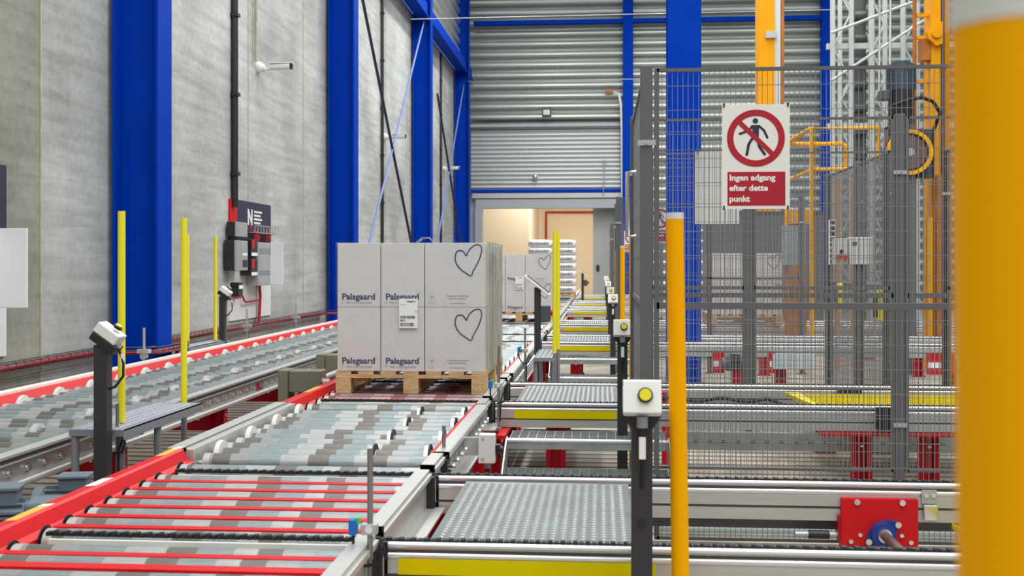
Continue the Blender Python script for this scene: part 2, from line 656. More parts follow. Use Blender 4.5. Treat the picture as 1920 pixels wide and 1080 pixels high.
def corrugated(b, axis, fixed, a, c, z0, z1, pitch, depth, sgn, m):
    """ribs run along `axis`; profile stacked in z"""
    prof = []
    z = z0
    K = 10
    n = int(round((z1 - z0) / pitch))
    for i in range(n):
        zz = z0 + i * pitch
        for t, q in ((0.0, 0.0), (0.05, 0.0), (0.30, 0.12), (0.34, 0.80), (0.42, 0.95), (0.52, 1.0), (0.64, 0.99), (0.76, 0.92), (0.87, 0.76), (0.95, 0.5), (0.99, 0.15)):
            prof.append((depth * q, zz + pitch * t))
    prof.append((0, z0 + n * pitch))
    vs, fs = [], []
    for d, zz in prof:
        q = fixed + sgn * d
        if axis == 'x':
            vs += [(a, q, zz), (c, q, zz)]
        else:
            vs += [(q, a, zz), (q, c, zz)]
    for i in range(len(prof) - 1):
        fs.append((2 * i, 2 * i + 1, 2 * i + 3, 2 * i + 2))
    b.add(vs, fs, m, True)


DX0, DX1 = X_at(884, ENDY), X_at(1166, ENDY)      # shutter width
OX0, OX1 = X_at(905, ENDY), X_at(1160, ENDY)
ZSH0, ZSH1 = Z_at(1000, 356, ENDY), Z_at(1000, 232, ENDY)
ZHD = Z_at(1000, 391, ENDY)
b = MB()
corrugated(b, 'x', ENDY, WALLX, DX1 + 0.05, ZSH1, ZSH1 + 0.323 * 17, 0.323, 0.24, -1, 'corr')
corrugated(b, 'x', ENDY, DX1 + 0.05, 15.0, 0.2, 0.2 + 0.323 * 33, 0.323, 0.24, -1, 'corr')
b.box(WALLX, OX0, ENDY - 0.02, ENDY + 0.2, 0, ZHD, 'header')
b.box(OX1, DX1 + 0.06, ENDY - 0.02, ENDY + 0.2, 0, ZHD, 'header')
b.box(DX0 - 0.4, DX1 + 0.05, ENDY + 0.02, ENDY + 0.2, ZHD, 11, 'header')
struct(MB().box(15.0, 15.25, -6, ENDY, 0, 8.5, 'concrete'), 'wall_right', 'plain concrete wall beyond the racks on the far side', 'wall')
struct(b, 'wall_end', 'end wall clad in horizontal silver corrugated sheet', 'wall')
b = MB()
corrugated(b, 'y', WALLX + 0.12, 4, ENDY - 0.1, 7.22, 7.22 + 0.3 * 12, 0.30, 0.07, 1, 'corr')
b.box(WALLX + 0.06, WALLX + 0.2, ENDY - 0.25, ENDY - 0.1, 7.2, 11, 'corr')
struct(b, 'wall_upper', 'corrugated metal cladding above the concrete wall', 'wall')
# roller shutter
b = MB()
corrugated(b, 'x', ENDY - 0.12, DX0, DX1, ZSH0, ZSH1 - 0.2, 0.135, 0.04, -1, 'shutter')
b.box(DX0, DX1, ENDY - 0.24, ENDY - 0.1, ZSH1 - 0.20, ZSH1 - 0.12, 'darksteel').box(DX0, DX1, ENDY - 0.2, ENDY - 0.1, ZSH1 - 0.12, ZSH1 - 0.03, 'header')
sh = tag(b.build('door_1'), 'grey slatted roller shutter above the passage opening', 'roller shutter', kind='structure')
MB().box(DX0, DX1, ENDY - 0.2, ENDY - 0.12, Z_at(1000, 362, ENDY), ZSH0, 'blue').build('bottom_bar', sh)
MB().box(DX0 + 0.05, DX1, ENDY - 0.24, ENDY - 0.04, Z_at(1000, 372, ENDY), Z_at(1000, 363, ENDY), 'alu').build('guide_rail', sh)
MB().box(OX0 - 0.2, OX1 + 0.05, ENDY - 0.2, ENDY, ZHD, Z_at(1000, 374, ENDY), 'header').build('header_panel', sh)
MB().box(OX0 - 0.22, OX0, ENDY - 0.22, ENDY, 0, ZHD, 'header').build('jamb', sh)
# passage room beyond the opening
b = MB()
b.box(-7, 2.2, 46, 46.2, 0, 6, 'passage')
b.box(-7, 2.2, ENDY + 0.2, 46, 5.9, 6, 'passage')
b.box(2.1, 2.2, ENDY + 0.25, 46, 0, 6, 'passage')
b.box(-7.1, -7, ENDY + 0.25, 46, 0, 6, 'passage')
b.box(-7, X_at(992, 40), 40, 46, 0, 6, 'passage')
struct(b, 'wall_passage', 'warm cream walls of the room beyond the opening', 'wall')
b = MB().box(X_at(1112, 35.2), 1.2, 35.0, 35.2, 0, 4.0, 'slider')
sd = tag(b.build('door_2'), 'grey sliding door standing half open in the passage', 'sliding door', kind='structure')
MB().box(X_at(1118, 35.0), X_at(1124, 35), 34.96, 35.0, Z_at(1120, 508, 35), Z_at(1120, 497, 35), 'charcoal').build('handle', sd)
b = MB()
yb = 45.9
b.tube([(X_at(1024, yb), yb, 1.0), (X_at(1024, yb), yb, Z_at(1024, 398, yb)), (X_at(1140, yb), yb, Z_at(1100, 398, yb))], 0.055, 'pipe', 8)
tag(b.build('fire_pipe'), 'red pipe running up and along the cream passage wall', 'pipe')


# blue steel columns: H section, flanges parallel to the wall
def h_column(x0, x1, y0, y1, z1):
    b = MB()
    t = 0.025
    b.box(x1 - t, x1, y0, y1, 0, z1, 'blue')
    b.box(x0, x0 + t, y0, y1, 0, z1, 'blue')
    ym = (y0 + y1) / 2
    b.box(x0 + t, x1 - t, ym - 0.01, ym + 0.01, 0, z1, 'blue')
    b.box(x0 - 0.02, x1 + 0.03, y0 - 0.03, y1 + 0.03, 0, 0.03, 'blue')
    return b


for i, (y0, lab) in enumerate(((9.62, 'tall blue steel column beside the two yellow poles'), (17.5, 'blue steel column just behind the front carton pallet'),
                               (25.5, 'blue steel column between the two pairs of cross braces'), (32.9, 'blue steel column in the corner by the roller shutter'))):
    struct(h_column(-4.37, -3.95, y0, y0 + 0.32, 9.5 if i < 2 else 9.5), 'steel_column', lab, 'column')
b = MB().box(0, 0.025, 0, 0.3, 0, 9.5, 'blue')
yc = 12.4
xa, xb = X_at(1252, yc), X_at(1315, yc)
b = MB()
b.box(xa, xb, yc, yc + 0.025, 0, 9.5, 'blue')
b.box(xa, xb, yc + 0.3, yc + 0.325, 0, 9.5, 'blue')
b.box((xa + xb) / 2 - 0.01, (xa + xb) / 2 + 0.01, yc + 0.025, yc + 0.3, 0, 9.5, 'blue')
struct(b, 'steel_column', 'broad blue steel column behind the wire mesh fence', 'column')
for p0, p1, lab in ((1168, 1187, 'narrow blue steel column at the edge of the roller shutter'), (1540, 1557, 'narrow blue steel column beside the white rack uprights')):
    struct(MB().box(X_at(p0, 34.2), X_at(p1, 34.2), 34.1, 34.4, 0, 10.5, 'blue'), 'steel_column', lab, 'column')
zb = Z_at(1000, 46, 34.2)
struct(MB().box(X_at(888, 34.2), X_at(1540, 34.2), 34.15, 34.35, zb, zb + 0.13, 'blue'), 'steel_beam', 'thin blue rail running across the corrugated end wall', 'beam')
b = MB()
b.box(-4.3, -4.02, 4, ENDY - 0.3, 7.05, 7.35, 'blue')
b.box(-4.02, -3.98, 4, ENDY - 0.3, 7.02, 7.06, 'blue')
struct(b, 'steel_beam', 'blue steel beam along the top of the concrete wall', 'beam')


def rod_thing(name, p0, p1, r, m, lab, cat, n=8):
    return tag(MB().cyl(p0, p1, r, m, n).build(name), lab, cat)


xr = -4.12
for (a, c, m, r, lab) in (
        ((680, 0), (766, 430), 'bracedark', 0.028, 'dark cross brace rod in the bay beside the first column'),
        ((795, 40), (694, 450), 'brace', 0.022, 'pale blue cross brace rod behind the white carton pallet'),
        ((820, 176), (858, 420), 'bracedark', 0.028, 'dark cross brace rod in the bay nearest the shutter'),
        ((873, 140), (826, 420), 'brace', 0.022, 'pale blue cross brace rod in the bay nearest the shutter')):
    ya, yc_ = Y_on(a[0], xr), Y_on(c[0], xr)
    pa, pc = Vector((xr, ya, Z_at(a[0], a[1], ya))), Vector((xr, yc_, Z_at(c[0], c[1], yc_)))
    ext = (pc - pa)
    k = (pc.z - 0.25) / max(1e-3, pa.z - pc.z)
    up = max(0.0, (6.9 - pa.z) / max(1e-3, pa.z - pc.z)) if a[1] == 0 else 0.0
    rod_thing('brace_rod', pa - ext * up, pc + ext * k, r, m, lab, 'brace rod')
# wires across the hall, cables, lamp
rod_thing('tension_wire', (-4.1, Y_on(770, -4.1), Z_at(770, 36, Y_on(770, -4.1))), (8.0, 29.5, Z_at(1540, 26, 30)), 0.008, 'alu', 'thin wire stretched across the hall below the ceiling', 'wire', 6)
rod_thing('tension_wire', (-4.0, 32.92, Z_at(880, 143, 32)), (2.5, 31.8, Z_at(1190, 148, 31.8)), 0.008, 'alu', 'lower thin wire in front of the shutter wall', 'wire', 6)
b = MB()
yl = 34.2
t = thing('flood_lamp', 'small black flood lamp on the wall above the shutter', 'lamp', (X_at(1025, yl), yl, Z_at(1025, 211, yl)))
MB().box(-0.14, 0.14, -0.08, 0.0, -0.12, 0.12, 'black').build('housing', t)
MB().box(-0.10, 0.10, -0.085, -0.08, -0.08, 0.08, 'offwhite').build('lens', t)
MB().box(-0.03, 0.03, 0, 0.17, -0.03, 0.03, 'greysteel').build('bracket', t)
xe = X_at(1162, 34.3)
b = MB()
for k, dx in enumerate((0, 0.07, 0.14)):
    b.tube([(xe - 0.25, 34.2, 6.62), (xe - 0.05 + dx * .3, 34.15, 6.55), (xe + 0.02 + dx * .2, 34.15, 6.2), (xe + dx * .1 + 0.05, 34.15, 5.3), (xe + 0.06, 34.15, 3.2)], 0.022, 'offwhite', 6)
b.box(xe - 0.45, xe - 0.2, 34.15, 34.3, 6.58, 6.68, 'rust')
tag(b.build('door_cable'), 'bunch of pale cables hanging beside the roller shutter', 'cable')
b = MB().sphere((X_at(1003, 34.2), 34.3, Z_at(1003, 331, 34.2)), 0.09, 'chrome')
b.cyl((X_at(1003, 34.2), 34.3, Z_at(1003, 331, 34.2)), (X_at(1003, 34.2), 34.62, Z_at(1003, 331, 34.2)), 0.03, 'greysteel', 8)
tag(b.build('door_sensor'), 'small round sensor on the shutter curtain', 'sensor')
b = MB().cyl((X_at(1133, 34.2), 34.3, Z_at(1133, 300, 34.2)), (X_at(1131, 34.2), 34.3, Z_at(1131, 372, 34.2)), 0.015, 'greysteel', 6)
b.sphere((X_at(1133, 34.2), 34.3, Z_at(1133, 300, 34.2)), 0.05, 'offwhite')
b.cyl((X_at(1133, 34.2), 34.3, Z_at(1133, 300, 34.2)), (X_at(1133, 34.2), 34.62, Z_at(1133, 300, 34.2)), 0.02, 'greysteel', 6)
tag(b.build('pull_cord'), 'thin pull cord hanging on the roller shutter', 'cord')

#@@WALL
# ================================================================== ON THE LEFT WALL
def cctv(px, py, lab):
    y = Y_on(px, WALLX)
    t = thing('security_camera', lab, 'security camera', (WALLX, y, Z_at(px, py, y)), 0.0, 'white cameras on the concrete wall')
    MB().cyl((0, 0, 0), (0.05, 0, 0), 0.075, 'white', 20).sphere((0.05, 0, 0), 0.055, 'white').build('mount', t)
    MB().tube([(0.05, 0, -0.02), (0.12, 0, -0.025), (0.2, 0, -0.005)], 0.02, 'white', 8).build('arm', t)
    h = MB()
    h.cyl((0.17, 0, 0.01), (0.44, -0.02, 0.01), 0.046, 'white', 16)
    h.box(0.16, 0.47, -0.065, 0.03, 0.045, 0.058, 'white')
    h.build('housing', t)
    MB().cyl((0.44, -0.02, 0.01), (0.455, -0.021, 0.01), 0.045, 'glass', 16).build('lens', t)


cctv(483, 127, 'white bullet camera below a yellow conduit, beside the first column')
cctv(720, 257, 'white bullet camera behind the first pair of cross braces')
cctv(831, 316, 'white bullet camera behind the braces nearest the shutter')


def conduit(px, z0, z1, r, m, lab, clips=True, name='conduit'):
    y = Y_on(px, WALLX + 0.04)
    b = MB().cyl((WALLX + 0.04, y, z0), (WALLX + 0.04, y, z1), r, m, 10)
    if clips:
        c = b
        z = z0 + 0.4
        while z < z1:
            c.box(WALLX, WALLX + 0.04 + r * 1.3, y - r * 1.3, y + r * 1.3, z - 0.02, z + 0.02, 'black')
            z += 0.95
    return tag(b.build(name), lab, 'conduit')


conduit(440, 2.0, 7.1, 0.042, 'black', 'thick black conduit rising from the electrical board')
conduit(480, Z_at(483, 120, 14.0), 7.1, 0.02, 'seam', 'thin yellow conduit feeding the camera beside the first column', False)
conduit(717, 1.2, 7.1, 0.03, 'black', 'dark conduit on the wall between the braced columns')
conduit(827, 1.2, 7.1, 0.03, 'black', 'dark conduit on the wall close to the shutter')


def wy(px):
    return Y_on(px, WALLX)


def wz(px, py):
    return Z_at(px, py, wy(px))


# electrical board
ya, ye = wy(428), wy(505)
zt, zbm = 2.1, 0.64
t = thing('mounting_board', 'electrical mounting board, navy and red above white, on the concrete wall', 'board', (WALLX, ya, 0))
L = ye - ya
MB().box(0, 0.02, 0, L, zbm, zbm + 0.8, 'whitep').build('white_panel', t)
MB().box(0, 0.02, L * 0.16, L, zbm + 0.8, zt, 'navy').box(0, 0.02, 0, L * 0.16, zbm + 0.8, 1.72, 'navy').build('navy_panel', t)
MB().box(0, 0.02, 0, L * 0.16, 1.72, zt, 'red').build('red_panel', t)
text('printed_logo', 'N', 0.26, 'white', (0.022, L * 0.40, 1.82), t, (math.pi / 2, 0, math.pi / 2), bold=0.012)
MB().prism([(L * .47, 1.76), (L * .50, 1.84), (L * .44, 1.84)], 'x', 0.02, 0.023, 'red').build('printed_mark', t)
tb = MB()
for k in range(4):
    tb.box(0.02, 0.023, L * 0.56, L * (0.72 + 0.04 * (k % 2)), 1.83 + 0.047 * k, 1.855 + 0.047 * k, 'white')
tb.build('printed_lines', t)
MB().box(0.02, 0.023, L * .09, L * .26, 0.90, 1.0, 'redbtn').build('red_label', t)


def wbox(name, lab, cat, p0, p1, z0, z1, d, mf, ms, bev=0.006):
    y0, y1 = Y_on(p0, WALLX + 0.02 + d), Y_on(p1, WALLX + 0.02 + d)
    t = thing(name, lab, cat, (WALLX + 0.02, y0, z0))
    MB().box(0, d * 0.75, 0, y1 - y0, 0, z1 - z0, ms).build('body', t, bevel=bev)
    MB().box(d * 0.75, d, 0.005, y1 - y0 - 0.005, 0.004, z1 - z0 - 0.004, mf).build('cover', t, bevel=bev)
    return t, y1 - y0, z1 - z0


wbox('power_supply_box', 'small grey box topmost on the electrical board', 'electrical box', 445, 464.5, 1.64, 1.82, 0.13, 'greysteel', 'black')
t, l, h = wbox('drive_unit', 'tall grey drive unit with black side on the electrical board', 'drive unit', 445, 465, 1.24, 1.60, 0.16, 'greysteel', 'black')
MB().box(0.16, 0.164, l * .5, l * .92, h * .12, h * .36, 'navy').build('keypad', t)
MB().box(0.16, 0.164, l * .5, l * .9, h * .5, h * .58, 'paper').build('label', t)
for z0, lab in ((1.42, 'upper black and red relay box on the electrical board'), (1.18, 'lower black and red relay box on the electrical board')):
    t, l, h = wbox('relay_box', lab, 'relay box', 471, 484, z0, z0 + 0.2, 0.14, 'black', 'black')
    MB().box(0.14, 0.144, l * .1, l * .45, h * .45, h, 'red').build('red_tag', t)
    MB().box(0.14, 0.144, l * .05, l * .95, 0, h * .2, 'paper').build('label', t)
t, l, h = wbox('terminal_unit', 'small black unit low on the electrical board', 'electrical box', 447, 456, 0.93, 1.10, 0.1, 'black', 'black')
MB().box(0.1, 0.104, 0.02, l - .02, h * .55, h * .8, 'paper').build('label', t)
y0, y1 = Y_on(485, WALLX + 0.18), Y_on(507, WALLX + 0.18)
t = thing('electrical_cabinet', 'grey electrical cabinet with its white door swung open', 'cabinet', (WALLX + 0.02, y0, 1.05))
MB().box(0, 0.16, 0, y1 - y0, 0, 0.54, 'greysteel').build('body', t, bevel=0.005)
MB().box(0.16, 0.164, 0.03, y1 - y0 - .03, 0.4, 0.47, 'tubegrey').box(0.16, 0.164, 0.03, y1 - y0 - .03, 0.13, 0.19, 'tubegrey').build('label_band', t)
MB().box(0.16, X_at(530.5, y1) - WALLX - 0.02, y1 - y0, y1 - y0 + 0.02, 0, 0.55, 'whitep').build('door', t, bevel=0.004)
t = thing('red_cable', 'bundle of red cables looping over the electrical board', 'cable', (WALLX, wy(470), 0))
def bc(pts, r):
    o = MB().tube(pts, r, 'cablered', 6).build('cable', t)
    o.location = (-t.location.x, -t.location.y, 0)
for k in range(7):
    yy = wy(465) + k * 0.06 + (0.25 if k > 3 else 0)
    bc([(WALLX + 0.05, yy, 1.74), (WALLX + 0.09, yy + 0.02, 1.66), (WALLX + 0.05, yy + 0.04, 1.60)], 0.014)
for k in range(4):
    bc([(WALLX + 0.04, wy(478) + .02 * k, 1.2), (WALLX + 0.06, wy(478) + .02 * k, 0.9), (WALLX + 0.05, wy(477) + .02 * k, 0.56)], 0.011)
bc([(WALLX + 0.06, wy(446), .93), (WALLX + 0.07, wy(447), .88), (WALLX + 0.06, wy(452), .85), (WALLX + .06, wy(476), .86)], 0.012)
b = MB().box(WALLX, WALLX + 0.1, wy(464), wy(508), 1.71, 1.72, 'alu').box(WALLX + .09, WALLX + 0.1, wy(464), wy(508), 1.80, 1.81, 'alu')
for k in range(9):
    yy = wy(464) + (wy(508) - wy(464)) * k / 8
    b.box(WALLX + 0.09, WALLX + 0.1, yy - .004, yy + .004, 1.71, 1.81, 'alu').box(WALLX, WALLX + 0.1, yy - .004, yy + .004, 1.71, 1.715, 'alu')
tag(b.build('wire_basket'), 'short wire basket above the grey electrical cabinet', 'cable basket')
# board and cabinet cut by the left edge of the picture
t = thing('mounting_board', 'electrical board, dark above and white below, behind the white cabinet', 'board', (WALLX, 6.3, 0))
MB().box(0, 0.02, 0, 1.6, 0.64, 1.5, 'whitep').build('white_panel', t)
MB().box(0, 0.02, 0, 1.6, 1.5, 2.05, 'navy').build('navy_panel', t)
t = thing('electrical_cabinet', 'white electrical cabinet in front of the dark and white board', 'cabinet', (WALLX, 7.5, 1.0))
zc0 = Z_at(30, 578, 7.5) - 1.0
zc1 = Z_at(30, 428, 7.5) - 1.0
MB().box(0.02, 0.15, -0.5, -0.005, zc0, zc1, 'whitep').build('body', t, bevel=0.004)
MB().box(0.02, X_at(50, 7.5) - WALLX, 0.0, 0.022, zc0, zc1, 'whitep').build('door', t, bevel=0.006)
# wire cable tray along the wall
def tray_x(y):
    for c in (9.78, 17.66, 25.66):
        if abs(y - c) < 0.42: return -3.88
    return -4.32
b = MB()
ys = []
y = 2.5
while y < 32.5:
    ys.append(y)
    y += 0.12
pts = [(tray_x(y), y) for y in ys]
for dz, dx in ((0.0, 0.0), (0.06, 0.0), (0.0, -0.08), (0.06, -0.08), (0.03, 0.0)):
    b.tube([(x + dx, y, 0.53 + dz) for x, y in pts], 0.004, 'darksteel', 5)
for x, y in pts:
    b.box(x - 0.08, x, y - 0.003, y + 0.003, 0.528, 0.532, 'darksteel').box(x - 0.002, x + 0.002, y - 0.003, y + 0.003, 0.53, 0.59, 'darksteel')
    b.box(x - 0.082, x - 0.078, y - 0.003, y + 0.003, 0.53, 0.59, 'darksteel')
tr = tag(b.build('cable_tray'), 'wire mesh cable tray running low along the concrete wall', 'cable tray')
c = MB()
for k in range(5):
    c.tube([(x - 0.01 - 0.014 * k, y, 0.545 + 0.01 * math.sin(y * 1.7 + k * 2) + 0.006 * (k % 2)) for x, y in pts], 0.011, 'cablered', 6)
tag(c.build('red_cable'), 'bundle of red cables lying in the wall cable tray', 'cable')
for px, lab, x in ((270, 'threaded rod holding the cable tray before the tall blue column', -3.86), (555, 'threaded rod holding the cable tray past the electrical board', -4.22), (463, 'threaded rod holding the cable tray below the electrical board', -4.22)):
    y = Y_on(px, x)
    t = thing('tray_support', lab, 'support rod', (x, y, 0))
    MB().cyl((0, 0, 0), (0, 0, 0.78), 0.012, 'greysteel', 8).build('rod', t)
    MB().box(-0.05, 0.05, -0.03, 0.03, 0.565, 0.60, 'alu').cyl((0, -0.02, .54), (0, 0.02, .54), 0.03, 'alu', 10).build('clamp', t)
#@@CONV
# ================================================================== ROLLER CONVEYORS
CH = [(3.36, 4.42), (6.78, 7.90), (12.1, 13.3), (15.65, 16.8), (20.9, 22.1), (24.5, 25.7), (29.7, 30.9), (33.1, 34.0)]
CHAINS = [y for p in CH for y in p]
RR = 0.0445


def roller_master(length, name='roller'):
    b = MB()
    b.cyl((-length / 2, 0, 0), (length / 2, 0, 0), RR, 'roller', 20)
    b.cyl((-length / 2, 0, 0), (-length / 2 + 0.03, 0, 0), RR + 0.0006, 'alu', 20)
    b.cyl((-length / 2 - 0.04, 0, 0), (length / 2 + 0.04, 0, 0), 0.012, 'greysteel', 8)
    return b


BEAM = 3.035


def roller_rows(y0, y1, pitch=0.146):
    ys = []
    cuts = [y0] + sorted(c for c in CHAINS + [BEAM] if y0 + 0.05 < c < y1 - 0.05) + [y1]
    for a, c in zip(cuts, cuts[1:]):
        if a == BEAM and c == 3.36:
            ys += [3.113, 3.235]
            continue
        ga = 0.075 if a in CHAINS or a == BEAM else 0.05
        gc = 0.075 if c in CHAINS or c == BEAM else 0.05
        n = max(1, int((c - gc - a - ga) / pitch))
        s = (c - gc - a - ga) / n if n > 1 else 0
        ys += [a + ga + s * k for k in range(n + 1)] if n > 1 else [(a + c) / 2]
    return ys


def add_rollers(parent, xc, ys, length, mesh_cache={}):
    key = round(length, 3)
    if key not in mesh_cache:
        o = roller_master(length).build('roller', parent)
        mesh_cache[key] = o.data
        first = o
    else:
        first = bpy.data.objects.new('roller', mesh_cache[key])
        COL.objects.link(first)
        first.parent = parent
    first.location = (xc, ys[0], T - RR)
    for y in ys[1:]:
        c = first.copy()
        COL.objects.link(c)
        c.parent = parent
        c.location = (xc, y, T - RR)


FLG = MB().ring((0, 0, 0), (1, 0, 0), 0.078, 0.046, 0.022, 'cream', 26).ring((0, 0, 0), (1, 0, 0), 0.080, 0.068, 0.012, 'offwhite', 26)
FLGK = MB().ring((0, 0, 0), (1, 0, 0), 0.072, 0.046, 0.018, 'chrome', 26).ring((0.012, 0, 0), (1, 0, 0), 0.073, 0.045, 0.008, 'rubber', 26)
FLGC = MB().ring((0, 0, 0), (1, 0, 0), 0.066, 0.046, 0.03, 'alubright', 26)
FM = {}


def flange(parent, kind, x, y):
    if kind not in FM:
        o = {'w': FLG, 'k': FLGK, 'c': FLGC}[kind].build('guide_flange', parent)
        FM[kind] = o.data
    else:
        o = bpy.data.objects.new('guide_flange', FM[kind])
        COL.objects.link(o)
        o.parent = parent
    o.location = (x, y, T - RR)
    return o


def channel(b, x0, side, y0, y1, ztop, zbot, m, lip=0.045):
    """C channel along Y, web at x0, lips towards `side` (+1/-1) ; folded top bead"""
    t = 0.006
    b.box(x0 - t / 2, x0 + t / 2, y0, y1, zbot, ztop, m)
    b.box(x0, x0 + side * lip, y0, y1, ztop - t, ztop, m)
    b.box(x0, x0 + side * lip, y0, y1, zbot, zbot + t, m)
    b.box(x0 + side * lip - side * t, x0 + side * lip, y0, y1, ztop - 0.02, ztop, m)
    b.box(x0 + side * lip - side * t, x0 + side * lip, y0, y1, zbot, zbot + 0.015, m)


# ---- long conveyor beside the wall
LX0, LX1 = -3.62, -2.62
t = thing('roller_conveyor', 'long roller conveyor beside the concrete wall with red inner rail', 'roller conveyor', (0, 0, 0))
LCONV = t
ys = [2.6 + 0.155 * k for k in range(195)]
add_rollers(t, (LX0 + LX1) / 2, ys[:100], 1.0)
b = MB()
for y in ys[100:]:
    b.cyl((LX0, y, T - RR), (LX1, y, T - RR), RR, 'roller', 10)
tag(b.build('far_rollers', t), kind='stuff')
b = MB()
b.box(-2.60, -2.53, 2.2, 33, 0.485, 0.497, 'alu')
b.box(-2.60, -2.59, 2.2, 33, 0.44, 0.49, 'alu')
b.box(-2.555, -2.545, 2.2, 33, 0.46, 0.487, 'groove')
b.box(-2.575, -2.565, 2.2, 33, 0.345, 0.487, 'alu')
b.cyl((-2.55, 2.2, 0.355), (-2.55, 33, 0.355), 0.018, 'alu', 10)
b.box(-2.575, -2.53, 2.2, 33, 0.458, 0.463, 'alubright')
c = b
for y in ys[:110]:
    c.cyl((-2.565, y, T - RR - 0.015), (-2.545, y, T - RR - 0.015), 0.013, 'chrome', 8)
    c.cyl((-2.568, y, T - RR - 0.015), (-2.558, y, T - RR - 0.015), 0.022, 'chrome', 8)
b.build('side_rail', t)
b = MB()
b.box(-3.80, -3.72, 2.2, 33, 0.495, 0.515, 'cream')
b.prism([(-3.72, 0.50), (-3.70, 0.50), (-3.655, 0.43), (-3.655, 0.30), (-3.72, 0.30)], 'y', 2.2, 33, 'red')
b.build('red_rail', t)
for k, y in enumerate(ys[2:100:3]):
    flange(t, 'w', LX0 + 0.035, y)
for y in ys[3:90:4]:
    flange(t, 'c', LX1 - 0.30, y)
LEG = None
for k in range(9):
    y = 4.15 + 1.62 * k
    for x in (-2.62, -3.6):
        b = MB()
        for dx in (-0.05, 0.045):
            b.box(x + dx, x + dx + 0.006, y, y + 0.07, 0, 0.345, 'darkred')
        b.box(x - 0.05, x + 0.05, y + 0.06, y + 0.068, 0, 0.345, 'darkred')
        b.box(x - 0.08, x + 0.08, y - 0.03, y + 0.1, 0, 0.012, 'darkred')
        for zz in (0.1, 0.16, 0.22, 0.28):
            b.box(x + 0.051, x + 0.053, y + 0.03, y + 0.042, zz, zz + 0.012, 'paper')
        b.build('leg', t)
    c = MB().box(-3.55, -2.67, y + 0.07, y + 0.08, 0.17, 0.33, 'darkred')
    for q in range(10):
        c.box(-3.5 + 0.09 * q, -3.488 + 0.09 * q, y + 0.065, y + 0.071, 0.24, 0.252, 'paper')
    c.build('cross_plate', t)
MB().box(-2.548, -2.543, 6.0, 6.16, 0.37, 0.43, 'paper').build('label', t)
MB().box(-2.5635, -2.5615, Y_on(365, -2.56), Y_on(376, -2.56), 0.37, 0.42, 'paper').build('label', t)
MB().box(-2.5635, -2.5615, Y_on(482, -2.56), Y_on(494, -2.56), 0.375, 0.43, 'signred').build('red_label', t)

# ---- middle line: transfer sections (red frame) and plain sections
MX0, MX1 = -1.775, -0.745
MXC = (MX0 + MX1) / 2


def red_section(y0, y1, lab, stickers=()):
    t = thing('roller_conveyor', lab, 'roller conveyor', (0, 0, 0), 0, 'roller conveyor sections on the middle line')
    ys = roller_rows(y0 + 0.02, y1 - 0.02)
    add_rollers(t, MXC, ys, MX1 - MX0)
    b = MB().prism([(-1.90, 0.498), (-1.895, 0.503), (-1.848, 0.507), (-1.838, 0.500), (-1.818, 0.458), (-1.79, 0.445), (-1.785, 0.28), (-1.90, 0.28)], 'y', y0, y1, 'red')
    for y in ys:
        b.prism([(-1.80, 0.46), (-1.772, 0.445), (-1.772, 0.36), (-1.80, 0.36)], 'y', y + 0.05, y + 0.085, 'red')
    for y in ys:
        b.cyl((-1.786, y + 0.004, T - RR + 0.004), (-1.782, y + 0.004, T - RR + 0.004), 0.050, 'black', 20)
    b.build('red_rail', t)
    c = MB()
    for a, e in zip(ys, ys[1:]):
        m_ = (a + e) / 2
        if a < BEAM < e:
            MB().box(-1.785, -0.735, BEAM - 0.026, BEAM + 0.026, T - 0.07, T - 0.004, 'red').build('cross_beam', t)
        elif e - a < 0.2:
            c = MB().box(-1.785, -0.735, m_ - 0.020, m_ + 0.020, T - 0.05, T - 0.007, 'red')
            c.build('cross_bar', t)
    # right side rail, interrupted by the chain rails
    cuts = [y0] + [q for q in CHAINS if y0 < q < y1] + [y1]
    b = MB()
    for a, e in zip(cuts, cuts[1:]):
        a2 = a + (0.045 if a in CHAINS else 0)
        e2 = e - (0.045 if e in CHAINS else 0)
        b.box(-0.735, -0.682, a2, e2, 0.478, 0.502, 'alu')
        b.box(-0.700, -0.690, a2, e2, 0.35, 0.48, 'alu')
        b.box(-0.700, -0.62, a2, e2, 0.345, 0.353, 'alu')
        b.box(-0.682, -0.672, a2, e2, 0.468, 0.486, 'alu')
        b.box(-0.735, -0.675, a2, a2 + 0.006, 0.470, 0.504, 'black')
        b.box(-0.695, -0.660, e2 - 0.03, e2, 0.352, 0.475, 'black')
    b.build('side_rail', t)
    MB().box(-0.61, -0.56, y0, y1, 0.30, 0.32, 'red').build('lower_rail', t)
    for y in (y0 + 0.25, y1 - 0.25):
        for x in (-1.84, -0.66):
            MB().box(x - 0.05, x + 0.05, y, y + 0.07, 0.012, 0.30, 'darkred').box(x - 0.08, x + 0.08, y - 0.03, y + 0.1, 0, 0.012, 'darkred').build('leg', t)
    for (a, e, m_) in stickers:
        MB().prism([(-1.893, 0.5034), (-1.850, 0.5071), (-1.850, 0.5079), (-1.893, 0.5042)], 'y', a, e, m_).build('sticker', t)
    return t, ys


